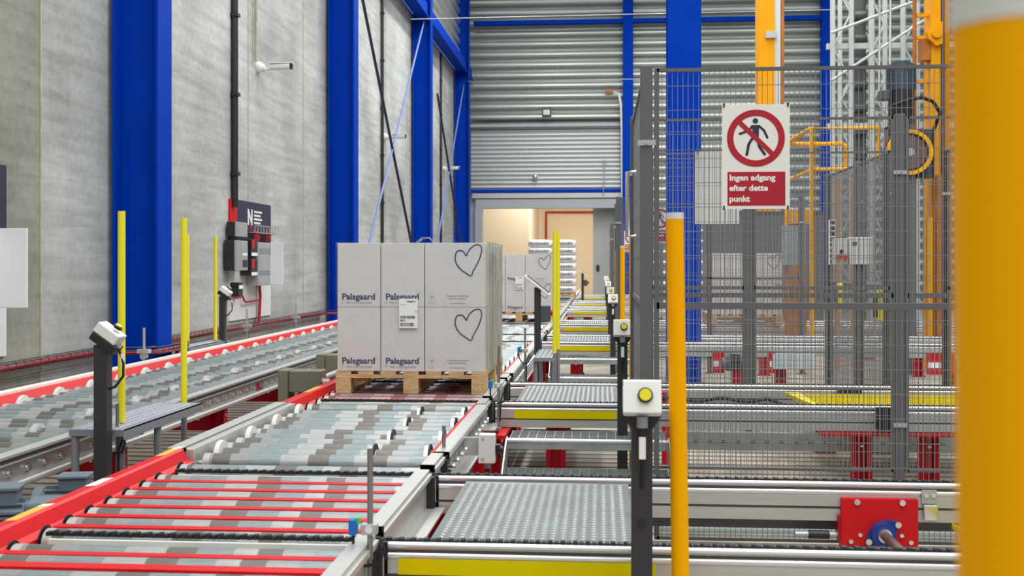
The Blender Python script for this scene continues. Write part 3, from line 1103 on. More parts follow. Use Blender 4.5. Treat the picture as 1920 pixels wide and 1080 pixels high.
def plain_section(y0, y1, lab, fl=True):
    t = thing('roller_conveyor', lab, 'roller conveyor', (0, 0, 0), 0, 'roller conveyor sections on the middle line')
    ys = roller_rows(y0 + 0.03, y1 - 0.03)
    add_rollers(t, MXC, ys, MX1 - MX0)
    b = MB()
    b.box(-1.92, -1.83, y0, y1, 0.492, 0.505, 'alu').box(-1.845, -1.835, y0, y1, 0.485, 0.507, 'groove')
    b.box(-1.835, -1.80, y0, y1, 0.34, 0.498, 'alu').box(-1.92, -1.835, y0, y1, 0.34, 0.35, 'alu')
    for y in ys:
        b.box(-1.802, -1.798, y - 0.03, y + 0.0, T - 0.09, T - 0.05, 'groove')
    b.build('side_rail', t)
    b = MB()
    b.box(-0.725, -0.665, y0, y1, 0.490, 0.503, 'alu')
    b.box(-0.705, -0.695, y0, y1, 0.33, 0.49, 'alu')
    b.box(-0.695, -0.630, y0, y1, 0.328, 0.336, 'alu')
    b.box(-0.665, -0.659, y0, y1, 0.476, 0.50, 'alubright')
    b.box(-0.725, -0.659, y0, y0 + 0.006, 0.45, 0.504, 'black')
    c = b
    for y in ys:
        c.cyl((-0.695, y, T - RR), (-0.675, y, T - RR), 0.024, 'greysteel', 10)
        c.cyl((-0.675, y, T - RR), (-0.645, y, T - RR), 0.014, 'chrome', 8)
    b.build('side_rail', t)
    MB().box(-0.742, -0.726, y0, y1, 0.470, 0.500, 'red').build('red_strip', t)
    if fl:
        for k, y in enumerate(ys[1::3]):
            flange(t, 'w', MX0 + 0.02, y)
            flange(t, 'k', MX1 - 0.045, y)
            if k % 1 == 0 and y0 < 6:
                flange(t, 'k', MX1 - 0.30, y)
    n = max(2, int((y1 - y0) / 1.5) + 1)
    for k in range(n):
        y = y0 + 0.25 + (y1 - y0 - 0.5) * k / (n - 1)
        for x in (-1.85, -0.67):
            MB().box(x - 0.05, x + 0.05, y, y + 0.07, 0.012, 0.335, 'red').box(x - 0.08, x + 0.08, y - 0.03, y + 0.1, 0, 0.012, 'red').build('leg', t)
    return t, ys


st = [(Y_on(20, -1.87), Y_on(82, -1.87), 'sticker'), (Y_on(82, -1.87), Y_on(92, -1.87), 'paper'), (Y_on(170, -1.87), Y_on(203, -1.87), 'paper'),
      (Y_on(300, -1.87), Y_on(330, -1.87), 'sticker'), (Y_on(330, -1.87), Y_on(338, -1.87), 'paper')]
red_section(2.2, 4.76, 'red framed roller conveyor section closest to the camera', st)
tS, _ = plain_section(4.78, 6.42, 'silver railed roller conveyor section in front of the carton pallet')
MB().box(-0.6949, -0.693, 5.12, 5.32, 0.36, 0.44, 'paper').box(-0.693, -0.692, 5.16, 5.28, 0.375, 0.425, 'redbtn').build('label', tS)
red_section(6.44, 8.25, 'red framed roller conveyor section under the first carton pallet', [(Y_on(575, -1.87), Y_on(600, -1.87), 'sticker')])
plain_section(8.27, 11.7, 'silver railed roller conveyor section behind the first carton pallet')
red_section(11.72, 13.65, 'red framed roller conveyor section beside the tablet stand', ())
plain_section(13.67, 15.2, 'silver railed roller conveyor section just before the second carton pallet')
red_section(15.22, 17.2, 'red framed roller conveyor section under the second carton pallet', ())
plain_section(17.22, 24.0, 'silver railed roller conveyor section between second carton pallet and sack pallet', False)
red_section(24.02, 27.9, 'red framed roller conveyor section under the sack pallet', ())
plain_section(27.92, 36.0, 'silver railed roller conveyor section passing through the shutter opening', False)

# ================================================================== CHAIN CROSS CONVEYORS
def rail_profile(b, yf, x0, x1, zt, h=0.15, th=0.055):
    """aluminium profile, front face at yf, running along X"""
    b.box(x0, x1, yf + 0.006, yf + th, zt - h, zt - 0.004, 'alu')
    b.cyl((x0, yf + 0.012, zt - 0.010), (x1, yf + 0.012, zt - 0.010), 0.010, 'alubright', 10)
    b.box(x0, x1, yf + 0.004, yf + 0.01, zt - 0.030, zt - 0.021, 'groove')
    b.cyl((x0, yf + 0.010, zt - 0.040), (x1, yf + 0.010, zt - 0.040), 0.010, 'alubright', 10)
    b.box(x0, x1, yf + 0.0, yf + 0.006, zt - 0.094, zt - 0.054, 'alu')
    b.box(x0, x1, yf + 0.002, yf + 0.0065, zt - 0.104, zt - 0.094, 'groove')
    b.box(x0, x1, yf + 0.0, yf + 0.006, zt - h, zt - 0.104, 'alu')


def chain_mesh(x0, x1, y, z, pitch=0.019):
    b = MB()
    x = x0
    k = 0
    while x < x1:
        b.box(x, x + pitch * 0.8, y - 0.012 + 0.002 * (k % 2), y + 0.012 - 0.002 * (k % 2), z - 0.016, z - (0.001 if k % 2 else 0.004), 'rubber')
        x += pitch
        k += 1
    b.box(x0, x1, y - 0.004, y + 0.004, z - 0.016, z - 0.008, 'rubber')
    return b


ORD = ['first', 'second', 'third', 'fourth', 'fifth', 'sixth', 'seventh', 'eighth']
UNIT = []
for i, (yn, yf) in enumerate(CH[:7]):
    x1 = (2.6, 4.2, 5.0, 5.0, 1.3, 1.3, 1.3)[i]
    t = thing('chain_conveyor', 'aluminium chain cross conveyor, %s counting away from the camera' % ORD[i], 'chain conveyor', (0, 0, 0), 0, 'chain conveyors crossing to the right')
    UNIT.append(t)
    for y in (yn, yf):
        b = MB()
        rail_profile(b, y - 0.03, -0.655, x1, T + 0.004)
        r = b.build('rail', t)
        MB().box(-0.67, -0.648, y - 0.03, y + 0.028, T - 0.15, T + 0.004, 'black').build('end_cap', r)
        # slim strand between the rollers
        MB().box(-1.72, -0.66, y - 0.032, y - 0.018, T - 0.10, T - 0.008, 'cream').box(-1.72, -0.66, y - 0.018, y + 0.02, T - 0.10, T - 0.02, 'darksteel').build('strand', r)
        chain_mesh(-1.74, x1, y + 0.006, T + 0.012).build('chain', r)
    # tape on the near rail
    ta, te = (X_at(750, yn), X_at(1228, yn)) if i == 0 else (-0.53, 0.09)
    MB().box(ta, te, yn - 0.0325, yn - 0.0301, T - 0.092, T - 0.044, 'tape').build('yellow_tape', t)
    legs = ((-0.28, 1.95, 1.0), (-0.28, 1.56, 1.955), (-0.28, 1.92, 3.7), (-0.28, 1.9, 3.7), (-0.28, 0.9), (-0.28, .9), (-0.28, .9))[i]
    for x in legs:
        for y in (yn + 0.03, yf + 0.03):
            b = MB()
            for dx in (-0.06, 0.03):
                b.box(x + dx, x + dx + 0.03, y, y + 0.05, 0.012, T - 0.15, 'darkred')
            b.box(x - 0.03, x + 0.03, y + 0.035, y + 0.045, 0.012, T - 0.15, 'darkred')
            b.box(x - 0.075, x + 0.075, y - 0.02, y + 0.07, 0, 0.012, 'darkred')
            b.box(x - 0.01, x + 0.01, y - 0.001, y + 0.0, T - 0.25, T - 0.238, 'paper')
            b.build('leg', t)

# details on the second conveyor (behind the fence)
u2 = UNIT[1]
yn, yf = CH[1]
MB().box(0.36, 0.46, yn - 0.05, yn - 0.031, 0.11, T - 0.13, 'red').build('drive_bracket', u2)
MB().box(0.36, 0.46, yf - 0.05, yf - 0.031, T - 0.16, T - 0.05, 'red').build('drive_bracket', u2)
MB().box(1.3, 2.2, yn - 0.04, yn + 0.03, T - 0.175, T - 0.151, 'red').build('cross_plate', u2)
MB().box(X_at(1640, yn), X_at(1672, yn), yn - 0.07, yn - 0.03, T - 0.13, T + 0.0, 'black').build('stop_block', u2)
MB().box(X_at(1567, yf), X_at(1611, yf), yf - 0.08, yf - 0.03, T - 0.09, T - 0.02, 'black').build('stop_block', u2)
b = MB()
b.box(-0.5, 3.6, yn + 0.35, yn + 0.40, T - 0.33, T - 0.22, 'galv')
for k in range(34):
    b.box(0.4 + k * 0.09, 0.43 + k * 0.09, yn + 0.348, yn + 0.351, T - 0.285, T - 0.27, 'groove')
b.build('cable_duct', u2)
b = MB()
pts = [(0.40 + 0.05 * k, yf - 0.05, T - 0.10 + 0.012 * math.sin(k * 0.9) - (0.06 if k > 15 else 0) * (k - 15) / 4) for k in range(20)]
tag(MB().tube(pts, 0.012, 'rubber', 8).build('black_hose'), 'black hose sagging along the second chain conveyor behind the fence', 'hose')
# drive plate on first conveyor
yf = CH[0][1]
yp = yf - 0.045
u1 = UNIT[0]
xa, xb = X_at(1577, yp), X_at(1721, yp)
za, zb_ = Z_at(1650, 1024, yp), Z_at(1650, 934, yp)
dp = MB().box(xa, xb, yp - 0.008, yp + 0.014, za, zb_, 'red').build('drive_plate', u1, bevel=0.003)
MB().box(xa - 0.012, xa, yp - 0.008, yp + 0.05, za + .02, zb_ - 0.07, 'darkred').build('bracket', u1)
b = MB()
for fx, fz, r in ((.2, .92, .012), (.79, .92, .012), (.12, .1, .009), (.9, .1, .009), (.24, .24, .008), (.78, .24, .008)):
    b.cyl((xa + (xb - xa) * fx, yp - 0.016, za + (zb_ - za) * fz), (xa + (xb - xa) * fx, yp - 0.008, za + (zb_ - za) * fz), r, 'chrome', 8)
b.build('bolts', dp)
xc, zc = X_at(1652, yp), Z_at(1652, 998, yp)
b = MB()
import math as _m
poly = []
for k in range(24):
    a = 2 * _m.pi * k / 24
    rx = 0.045
    poly.append((xc + rx * _m.cos(a) * (1.0 + 0.55 * abs(_m.cos(a - 0.55)) ** 6), zc + rx * _m.sin(a) + 0.02 * _m.cos(a - 0.55) ** 5))
b.prism(poly, 'y', yp - 0.02, yp - 0.008, 'bearing')
b.ring((xc, yp - 0.035, zc), (0, 1, 0), 0.045, 0.026, 0.035, 'bearing', 24)
bp = b.build('bearing', dp)
MB().cyl((xc + 0.058, yp - 0.03, zc + 0.035), (xc + 0.058, yp - 0.02, zc + 0.035), 0.012, 'chrome', 10).cyl((xc - 0.052, yp - 0.03, zc - 0.032), (xc - 0.052, yp - 0.02, zc - 0.032), 0.012, 'chrome', 10).build('bolts', bp)
tag(MB().cyl((xc, yp - 0.03, zc), (xc, CH[0][0] + 0.04, zc), 0.018, 'shaft', 14).ring((xc, yp - 0.05, zc), (0, 1, 0), 0.026, 0.017, 0.03, 'chrome', 20).build('drive_shaft'), 'dark drive shaft running out of the blue bearing', 'shaft')
t = thing('latch', 'steel toggle latch on the rail beside the red drive plate', 'latch', (X_at(1737, yf), yf - 0.036, T - 0.03))
MB().box(-0.028, 0.028, -0.006, 0.005, -0.04, 0.01, 'greysteel').cyl((-0.014, -0.014, -0.01), (-0.014, -0.006, -0.01), .008, 'chrome', 8).cyl((0.014, -0.014, -0.01), (0.014, -0.006, -0.01), .008, 'chrome', 8).build('plate', t)
MB().box(-0.024, 0.03, -0.016, -0.006, -0.105, -0.045, 'chrome').build('lever', t, bevel=0.004)
MB().cyl((0.22, 4.76, 0.198), (2.4, 4.76, 0.198), 0.02, 'clearpanel', 14).build('return_roller', u1)
MB().box(0.2, 2.5, CH[0][1] + 0.035, CH[0][1] + 0.10, 0.275, 0.322, 'darksteel').build('under_strip', u1)  # dark bar added to make the dark band below the far rail
MB().cyl((0.75, yf - 0.03, T - 0.20), (0.93, yf - 0.03, T - 0.20), 0.012, 'greysteel', 10).cyl((0.80, yf - 0.03, T - 0.20), (0.88, yf - 0.03, T - 0.20), 0.017, 'black', 10).build('tensioner', u1)

# tread plate decks between the rails
def tread(x0, x1, y0, y1, m, px=0.016, py=0.034):
    b = MB().box(x0, x1, y0, y1, -0.006, 0, m)
    vs, fs = [], []
    nx, ny = int((x1 - x0 - 0.02) / px), int((y1 - y0 - 0.02) / py)
    for i in range(nx):
        for j in range(ny):
            cx, cy = x0 + 0.014 + px * i, y0 + 0.02 + py * j + (py / 2 if i % 2 else 0)
            a = math.radians(10 if i % 2 else 100)
            dx, dy = math.cos(a), math.sin(a)
            o = len(vs)
            for (l, q, z) in ((-0.0105, 0, 0), (0, 0.0052, 0), (0.0105, 0, 0), (0, -0.0052, 0), (-0.005, 0, 0.0034), (0.005, 0, 0.0034)):
                vs.append((cx + l * dx - q * dy, cy + l * dy + q * dx, z))
            fs += [(o, o + 3, o + 4), (o + 3, o + 2, o + 5), (o + 3, o + 5, o + 4), (o + 2, o + 1, o + 5), (o + 1, o, o + 4), (o + 1, o + 4, o + 5)]
    b.add(vs, fs, m if m != 'plate' else 'platetip')
    return b


proto = None
for i, (yn, yf) in enumerate(CH[:7]):
    d = yf - 0.05 - (yn + 0.045)
    lab = 'galvanised tread plate between the rails of the %s chain conveyor from the camera' % ORD[i]
    if proto is None or abs(d - proto[1]) > 0.005:
        o = tread(0, 0.64, 0, d, 'plate').build('tread_plate')
        tag(o, lab, 'tread plate', 'galvanised tread plates in the cross conveyors')
        proto = (o, d)
    else:
        o = proto[0].copy()
        COL.objects.link(o)
        o['label'] = lab
    o.location = (-0.535, yn + 0.045, T - 0.012)


def grating(x0, x1, y0, y1, z, m, pitch=0.034, h=0.025, pitch2=0.05):
    b = MB()
    x = x0
    while x <= x1:
        b.box(x - 0.0015, x + 0.0015, y0, y1, z - h, z, m)
        x += pitch
    y = y0
    while y <= y1:
        b.box(x0, x1, y - 0.0015, y + 0.0015, z - h * .7, z - 0.001, m)
        y += pitch2
    return b


# ladder steps of open grating before the cross conveyors
def grate_step(y, lab):
    t = thing('grating_step', lab, 'step', (0, y, 0), 0, 'galvanised grating steps before the cross conveyors')
    for z0, y0 in ((0.335, 0.0), (0.175, -0.32)):
        g = grating(-0.52, 0.36, y0, y0 + 0.34, z0, 'galv', 0.05, 0.02, 0.034)
        g.box(-0.53, 0.37, y0 - 0.012, y0, z0 - 0.05, z0 + 0.004, 'galv').cyl((-0.53, y0 - 0.008, z0 - 0.002), (0.37, y0 - 0.008, z0 - 0.002), 0.012, 'alubright', 8)
        g.box(-0.53, 0.37, y0 + 0.34, y0 + 0.345, z0 - 0.03, z0, 'galv')
        g.build('tread', t)
    for x in (-0.535, 0.37):
        MB().prism([(-0.34, 0.0), (-0.34, 0.18), (-0.02, 0.345), (0.06, 0.345), (0.06, 0.28), (-0.18, 0.0)], 'x', x, x + 0.008, 'galv').build('stringer', t)
    return t


s1 = grate_step(6.2, 'galvanised grating step before the second chain conveyor, beside the grey junction box')
copy_tree(s1, 'galvanised grating step before the third chain conveyor, behind two yellow poles', (0, 11.5, 0))
copy_tree(s1, 'galvanised grating step before the fourth chain conveyor, farther along the row', (0, 15.1, 0))
# yellow grating walkways behind fence
tag(grating(1.36, 2.7, 7.0, 7.78, T - 0.04, 'tape', 0.03, 0.02, 0.06).prism([(1.34, 7.0), (1.36, 7.0), (1.36, 7.78), (1.26, 7.78)], 'z', T - 0.06, T - 0.035, 'tape').box(1.36, 2.7, 6.99, 7.0, T - 0.07, T - 0.035, 'tape').box(1.36, 2.7, 7.0, 7.78, T - 0.066, T - 0.062, 'tape').build('yellow_grating'), 'yellow grating walkway between the rails behind the fence', 'grating')
tag(grating(1.33, 2.3, 4.0, 4.34, 0.335, 'tape', 0.03, 0.02, 0.06).box(1.33, 2.3, 3.99, 4.0, 0.30, 0.34, 'tape').build('yellow_grating'), 'short yellow grating beside the steel latch and thick orange pole', 'grating')
struct(grating(0.25, 3.4, 5.75, 6.6, 0.06, 'greysteel', 0.034, 0.025, 0.08), 'floor_grating', 'steel floor grating inside the fenced walkway', 'floor grating')
struct(grating(0.25, 5.0, 8.0, 12.0, 0.05, 'greysteel', 0.06, 0.025, 0.1), 'floor_grating', 'steel floor grating around the blue column behind the fence', 'floor grating')

#@@POSTS
# ================================================================== POSTS, POLES, BENCHES
def control_post(loc, lab, hgt=0.90, tilt=0.0, rz=0.0, cable=True):
    t = thing('control_post', lab, 'control post', loc, rz, 'black push button posts')
    MB().box(-0.029, 0.029, -0.029, 0.029, 0.008, hgt, 'charcoal').box(-0.06, 0.06, -0.06, 0.06, 0, 0.008, 'charcoal').cyl((0, -0.031, hgt - 0.30), (0, -0.027, hgt - 0.30), 0.014, 'black', 12).build('post', t, bevel=0.004)
    h = MB()
    h.prism([(-0.052, -0.002), (-0.030, -0.035), (0.030, -0.035), (0.052, -0.002), (0.052, 0.0), (-0.052, 0.0)], 'y', -0.035, 0.035, 'black')
    hb = h.build('bracket', t, (0, 0, hgt))
    e = MB().box(-0.052, 0.052, -0.045, 0.055, -0.012, 0.065, 'white')
    eb = e.build('enclosure', t, (0, 0, hgt + 0.012), bevel=0.006)
    # sloped front face holding the button
    f = MB().prism([(-0.072, 0.0), (-0.045, 0.088), (-0.030, 0.088), (-0.045, 0.0)], 'x', -0.052, 0.052, 'white')
    fb = f.build('front_cover', eb, bevel=0.004)
    bt = MB()
    d = Vector((0, -0.95, 0.28)).normalized()
    p = Vector((0.008, -0.060, 0.048))
    bt.cyl(p - d * 0.004, p + d * 0.006, 0.021, 'black', 20)
    bt.cyl(p + d * 0.006, p + d * 0.014, 0.0165, 'yellowbtn', 20)
    bt.build('push_button', eb)
    if cable:
        g = MB().cyl((0, -0.05, -0.03), (0, -0.05, 0.0), 0.016, 'tubegrey', 12).cyl((0, -0.048, -0.05), (0, -0.05, -0.03), 0.011, 'rubber', 10)
        g.box(-0.009, 0.009, -0.062, -0.056, -0.115, -0.055, 'paper')
        g.tube([(0, -0.048, -0.05), (0.004, -0.046, -0.1), (0.0, -0.036, -0.16), (0, -0.03, -0.2)], 0.0055, 'rubber', 8)
        g.build('cable', t, (0, 0, hgt))
    return t


cp = [3.12, 6.45, 11.85, 15.4, 20.6, 24.2, 29.4]
labs = ['black push button post closest to the camera, beside the orange pole', 'black push button post second in the row, by the fence corner',
        'black push button post third in the row, beside the orange pole', 'black push button post fourth in the row', 'black push button post fifth in the row',
        'black push button post sixth in the row', 'black push button post last in the row toward the passage']
p0 = control_post((X_at(1203, cp[0]), cp[0], 0), labs[0])
for y, l in zip(cp[1:], labs[1:]):
    copy_tree(p0, l, (X_at(1167, 6.45), y, 0))


def left_post(loc, rz, lab, hgt):
    """post whose enclosure sits tilted on the head, lid facing up and aside"""
    t = thing('control_post', lab, 'control post', loc, rz, 'black push button posts')
    MB().box(-0.031, 0.031, -0.031, 0.031, 0.008, hgt, 'charcoal').box(-0.06, 0.06, -0.06, 0.06, 0, 0.008, 'charcoal').build('post', t, bevel=0.004)
    R = ('Y', math.radians(35))
    a = MB().cbox((0.0, 0, 0), (0.13, 0.085, 0.04), 'black', R).build('bracket', t, (0.015, 0, hgt + 0.01), bevel=0.004)
    e = MB().cbox((0.018, 0, 0.042), (0.12, 0.085, 0.05), 'white', R).build('enclosure', t, (0.015, 0, hgt + 0.01), bevel=0.006)
    n = Vector((math.sin(R[1]), 0, math.cos(R[1])))
    c = Vector((0.018 + 0.024, -0.005, 0.042 + 0.004)) + n * 0.022
    MB().cyl(c, c + n * 0.012, 0.02, 'black', 16).cyl(c + n * 0.012, c + n * 0.018, 0.015, 'yellowbtn', 16).build('push_button', e)
    MB().cyl((0.075, 0, -0.03), (0.06, 0, -0.01), 0.014, 'tubegrey', 10).tube([(0.075, 0, -0.03), (0.10, -0.01, -0.09), (0.10, -0.01, -0.15), (0.06, -0.005, -0.2), (0.03, 0, -0.21)], 0.006, 'rubber', 8).box(0.088, 0.104, -0.012, -0.008, -0.10, -0.05, 'paper').build('cable', t, (0.0, 0, hgt + 0.01))
    return t


yl = 4.86
left_post((X_at(193, yl), yl, 0), 0.0, 'black push button post at the end of the grey tread bench', 0.955)
yl = 11.1
left_post((X_at(418, yl), yl, 0), 0.0, 'black push button post by the concrete wall, beside a yellow pole', 0.99)


def pole(name, loc, z0, zm, z1, r, m, lab, cat, group, mlow='tubegrey', cap=None, lean=0.0):
    t = thing(name, lab, cat, loc, 0, group)
    if zm > z0:
        MB().cyl((0, 0, z0), (0, 0, zm), r * 0.92, mlow, 16).build('base_tube', t)
    MB().cyl((0, 0, zm), (0, 0, z1), r, m, 20).build('tube', t)
    if cap:
        MB().cyl((0, 0, z1), (0, 0, z1 + cap), r * 1.02, 'offwhite', 20).build('cap', t)
    if lean:
        t.rotation_euler = (0, lean, 0)
    return t


g = 'yellow marker poles'
for px, Y, zm, z1, lab in ((228, 5.12, 0.565, 1.572, 'yellow pole at the near end of the grey tread bench'), (345, 5.98, 0.55, 1.576, 'yellow pole at the far end of the grey tread bench'),
                           (351.5, 10.2, 0.55, 1.595, 'yellow pole mostly hidden behind the bench pole, near the tall column'), (404, 10.95, 0.55, 1.60, 'yellow pole by the concrete wall beside a black post'),
                           (1040, 9.45, 0.56, 1.60, 'nearer yellow pole of the pair beside the tablet stand'), (1046.5, 9.9, 0.56, 1.60, 'farther yellow pole of the pair beside the tablet stand')):
    pole('marker_pole', (X_at(px, Y), Y, 0), 0, zm, z1, 0.0175, 'yellow', lab, 'pole', g)
g = 'orange marker poles'
for Y, X, r, z1, lab, ln in ((0.62, 0.2405, 0.033, 1.448, 'thick blurred orange pole right by the camera', math.radians(-0.7)), (3.12, 0.226, 0.0245, 1.445, 'orange pole beside the black push button post in front of the fence', math.radians(-0.9)),
                             (7.3, 0.205, 0.0245, 1.45, 'orange pole partly hidden by the dark fence post', 0), (11.5, 0.215, 0.025, 1.49, 'orange pole beside the third push button post', 0), (15.0, 0.21, 0.025, 1.48, 'orange pole beside the fourth push button post', 0)):
    pole('marker_pole', (X, Y, 0), 0, 0, z1, r, 'orange', lab, 'pole', g, cap=0.018, lean=ln)


def bench(x0, x1, y0, y1, z, lab, legs):
    t = thing('step_bench', lab, 'bench', ((x0 + x1) / 2, y0, 0), 0, 'grey tread plate benches')
    w, d = (x1 - x0) / 2, y1 - y0
    tb = tread(-w, w, 0, d, 'treadgrey', 0.02, 0.024)
    tb.box(w - 0.004, w, 0, d, -0.045, 0, 'treadgrey').box(-w, w, -0.004, 0, -0.03, 0, 'tubegrey')
    tb.build('tread', t, (0, 0, z))
    for lx, ly in legs:
        MB().cyl((lx * w, ly * d, 0), (lx * w, ly * d, z - 0.03), 0.018, 'tubegrey', 12).build('leg', t)
    return t


bench(-2.44, -2.18, 4.92, 5.92, 0.56, 'grey tread plate bench between the two long roller conveyors', ((-.85, 0.02), (0.8, 0.45), (-.85, .97)))
bench(-4.0, -3.84, 10.1, 11.2, 0.54, 'grey tread plate bench by the concrete wall', ((-.8, 0.05), (.8, .5), (-.8, .95)))
bench(-0.56, -0.40, 9.1, 10.0, 0.55, 'grey tread plate bench at the foot of the tablet stand', ((-.8, 0.05), (.8, .3), (-.8, .95)))


# sensors on rods
def sensor(loc, z0, z1, zs, lab, side=-1, base=True):
    t = thing('photo_sensor', lab, 'sensor', loc, 0, 'photo sensors on steel rods')
    MB().cyl((0, 0, z0), (0, 0, z1), 0.0085, 'rod', 10).build('rod', t)
    MB().box(-0.025, 0.022, -0.016, 0.016, zs - 0.018, zs + 0.014, 'greysteel').cyl((0.0, -0.02, zs), (0, 0.02, zs), 0.012, 'chrome', 8).build('clamp', t, bevel=0.003)
    s = MB().box(side * 0.062, side * 0.038, -0.014, 0.014, zs - 0.02, zs + 0.026, 'sensorblue')
    sb = s.build('sensor_head', t, bevel=0.004)
    MB().box(side * 0.044, side * 0.03, -0.008, 0.008, zs + 0.012, zs + 0.03, 'green').build('indicator', sb)
    c = MB().tube([(side * 0.05, 0, zs - 0.02), (side * 0.05, 0, zs - 0.06), (side * 0.02, -0.01, zs - 0.11), (0.03, -0.02, zs - 0.10), (0.045, -0.015, zs - 0.06), (0.035, -0.01, zs - 0.03), (0.015, -0.02, zs - 0.09), (0.01, -0.02, z0 + 0.02)], 0.005, 'rubber', 6)
    c.build('cable', t)
    if base:
        MB().box(-0.03, 0.03, -0.02, 0.02, z0, z0 + 0.05, 'greysteel').cyl((0.02, -0.03, z0 + 0.03), (0.02, 0.02, z0 + 0.03), 0.018, 'chrome', 10).build('foot_clamp', t)
    return t


sensor((X_at(694, 3.2), 3.2, 0), 0.02, Z_at(693, 841, 3.2), Z_at(693, 990, 3.2), 'steel sensor rod with blue sensor closest to the camera')
s = sensor((X_at(935, 6.62), 6.62, 0), 0.36, Z_at(935, 648, 6.62), Z_at(935, 722, 6.62), 'steel sensor rod with blue sensor beside the carton pallet corner', base=False)
MB().tube([(0, 0, 0.375), (-0.01, -0.01, 0.35), (-0.06, -0.02, 0.335), (-0.11, -0.02, 0.335)], 0.0085, 'rod', 8).box(-0.13, -0.085, -0.03, 0.03, 0.30, 0.37, 'greysteel').build('bent_foot', s)
sensor((X_at(220, 5.0), 5.0, 0), 0.0, Z_at(220, 757, 5.0), Z_at(220, 806, 5.0), 'steel sensor rod beside the yellow pole at the tread bench', side=-1, base=False)
sensor((-0.62, 9.0, 0), 0.30, 0.80, 0.62, 'small sensor rod at the foot of the tablet stand', side=-1)
t = thing('photo_sensor', 'short sensor rod on the middle rail before the first pallet section', 'sensor', (-0.70, 4.90, 0.36), 0, 'photo sensors on steel rods')
MB().cyl((0, 0, 0), (0, 0, 0.24), 0.008, 'rod', 10).build('rod', t)
MB().cyl((-0.03, 0, 0.06), (0.04, 0, 0.06), 0.02, 'greysteel', 12).box(-0.03, 0.03, -0.02, 0.02, 0, 0.05, 'black').build('clamp', t)

# junction box
yj = 5.35
xj = X_at(914, yj)
t = thing('junction_box', 'pale grey junction box with black connector beside the silver rail', 'junction box', (xj, yj, 0.0))
za, zb_ = Z_at(914, 866, yj), Z_at(914, 813, yj)
MB().box(-0.04, 0.04, -0.03, 0.03, za, zb_, 'offwhite').build('body', t, bevel=0.005)
MB().box(-0.04, 0.04, -0.042, -0.031, za, zb_, 'offwhite').cyl((-0.018, -0.044, zb_ - .02), (-0.018, -0.04, zb_ - .02), 0.007, 'greysteel', 10).cyl((-0.018, -0.044, za + .02), (-0.018, -0.04, za + .02), 0.007, 'greysteel', 10).build('lid', t, bevel=0.003)
MB().box(0.04, 0.062, -0.02, 0.02, za + .04, za + .085, 'black').cyl((0.062, 0, za + .062), (0.075, 0, za + .062), 0.016, 'black', 12).build('connector', t)
MB().cyl((0, 0, za - 0.03), (0, 0, za), 0.015, 'tubegrey', 12).cyl((0, 0, 0.0), (0, 0, za - 0.03), 0.011, 'rubber', 10).build('cable_gland', t)
MB().box(-0.11, -0.04, 0.0, 0.02, za + .03, zb_ - .02, 'greysteel').build('bracket', t)


# gear motors
def gear_motor(loc, rz, lab, m='motor', s=1.0):
    t = thing('gear_motor', lab, 'gear motor', loc, rz)
    b = MB().cyl((-0.16 * s, 0, 0), (0.06 * s, 0, 0), 0.075 * s, m, 20)
    for k in range(12):
        a = 2 * math.pi * k / 12
        b.cbox((-0.05 * s, 0.08 * s * math.cos(a), 0.08 * s * math.sin(a)), (0.20 * s, 0.007 * s, 0.022 * s), m, ('X', a + math.pi / 2))
    for k in range(7):
        b.box(-0.1 * s, 0.05 * s, -0.088 * s, -0.07 * s, (-0.06 + 0.018 * k) * s, (-0.052 + 0.018 * k) * s, m)
    b.build('stator', t)
    MB().cyl((-0.20 * s, 0, 0), (-0.16 * s, 0, 0), 0.085 * s, m, 20).build('fan_cover', t)
    MB().box(-0.09 * s, 0.03 * s, -0.05 * s, 0.05 * s, 0.07 * s, 0.125 * s, m).box(-0.1 * s, 0.04 * s, -0.06 * s, 0.06 * s, 0.126 * s, 0.142 * s, m).build('terminal_box', t, bevel=0.005)
    MB().box(0.06 * s, 0.24 * s, -0.075 * s, 0.075 * s, -0.10 * s, 0.085 * s, m).cyl((0.12 * s, -0.11 * s, -0.01), (0.12 * s, -0.07 * s, -0.01), 0.06 * s, m, 16).build('gearbox', t, bevel=0.012)
    MB().cbox((0, 0, -0.17 * s), (0.14 * s, 0.12 * s, 0.2 * s), 'darkred').build('bracket', t)
    return t


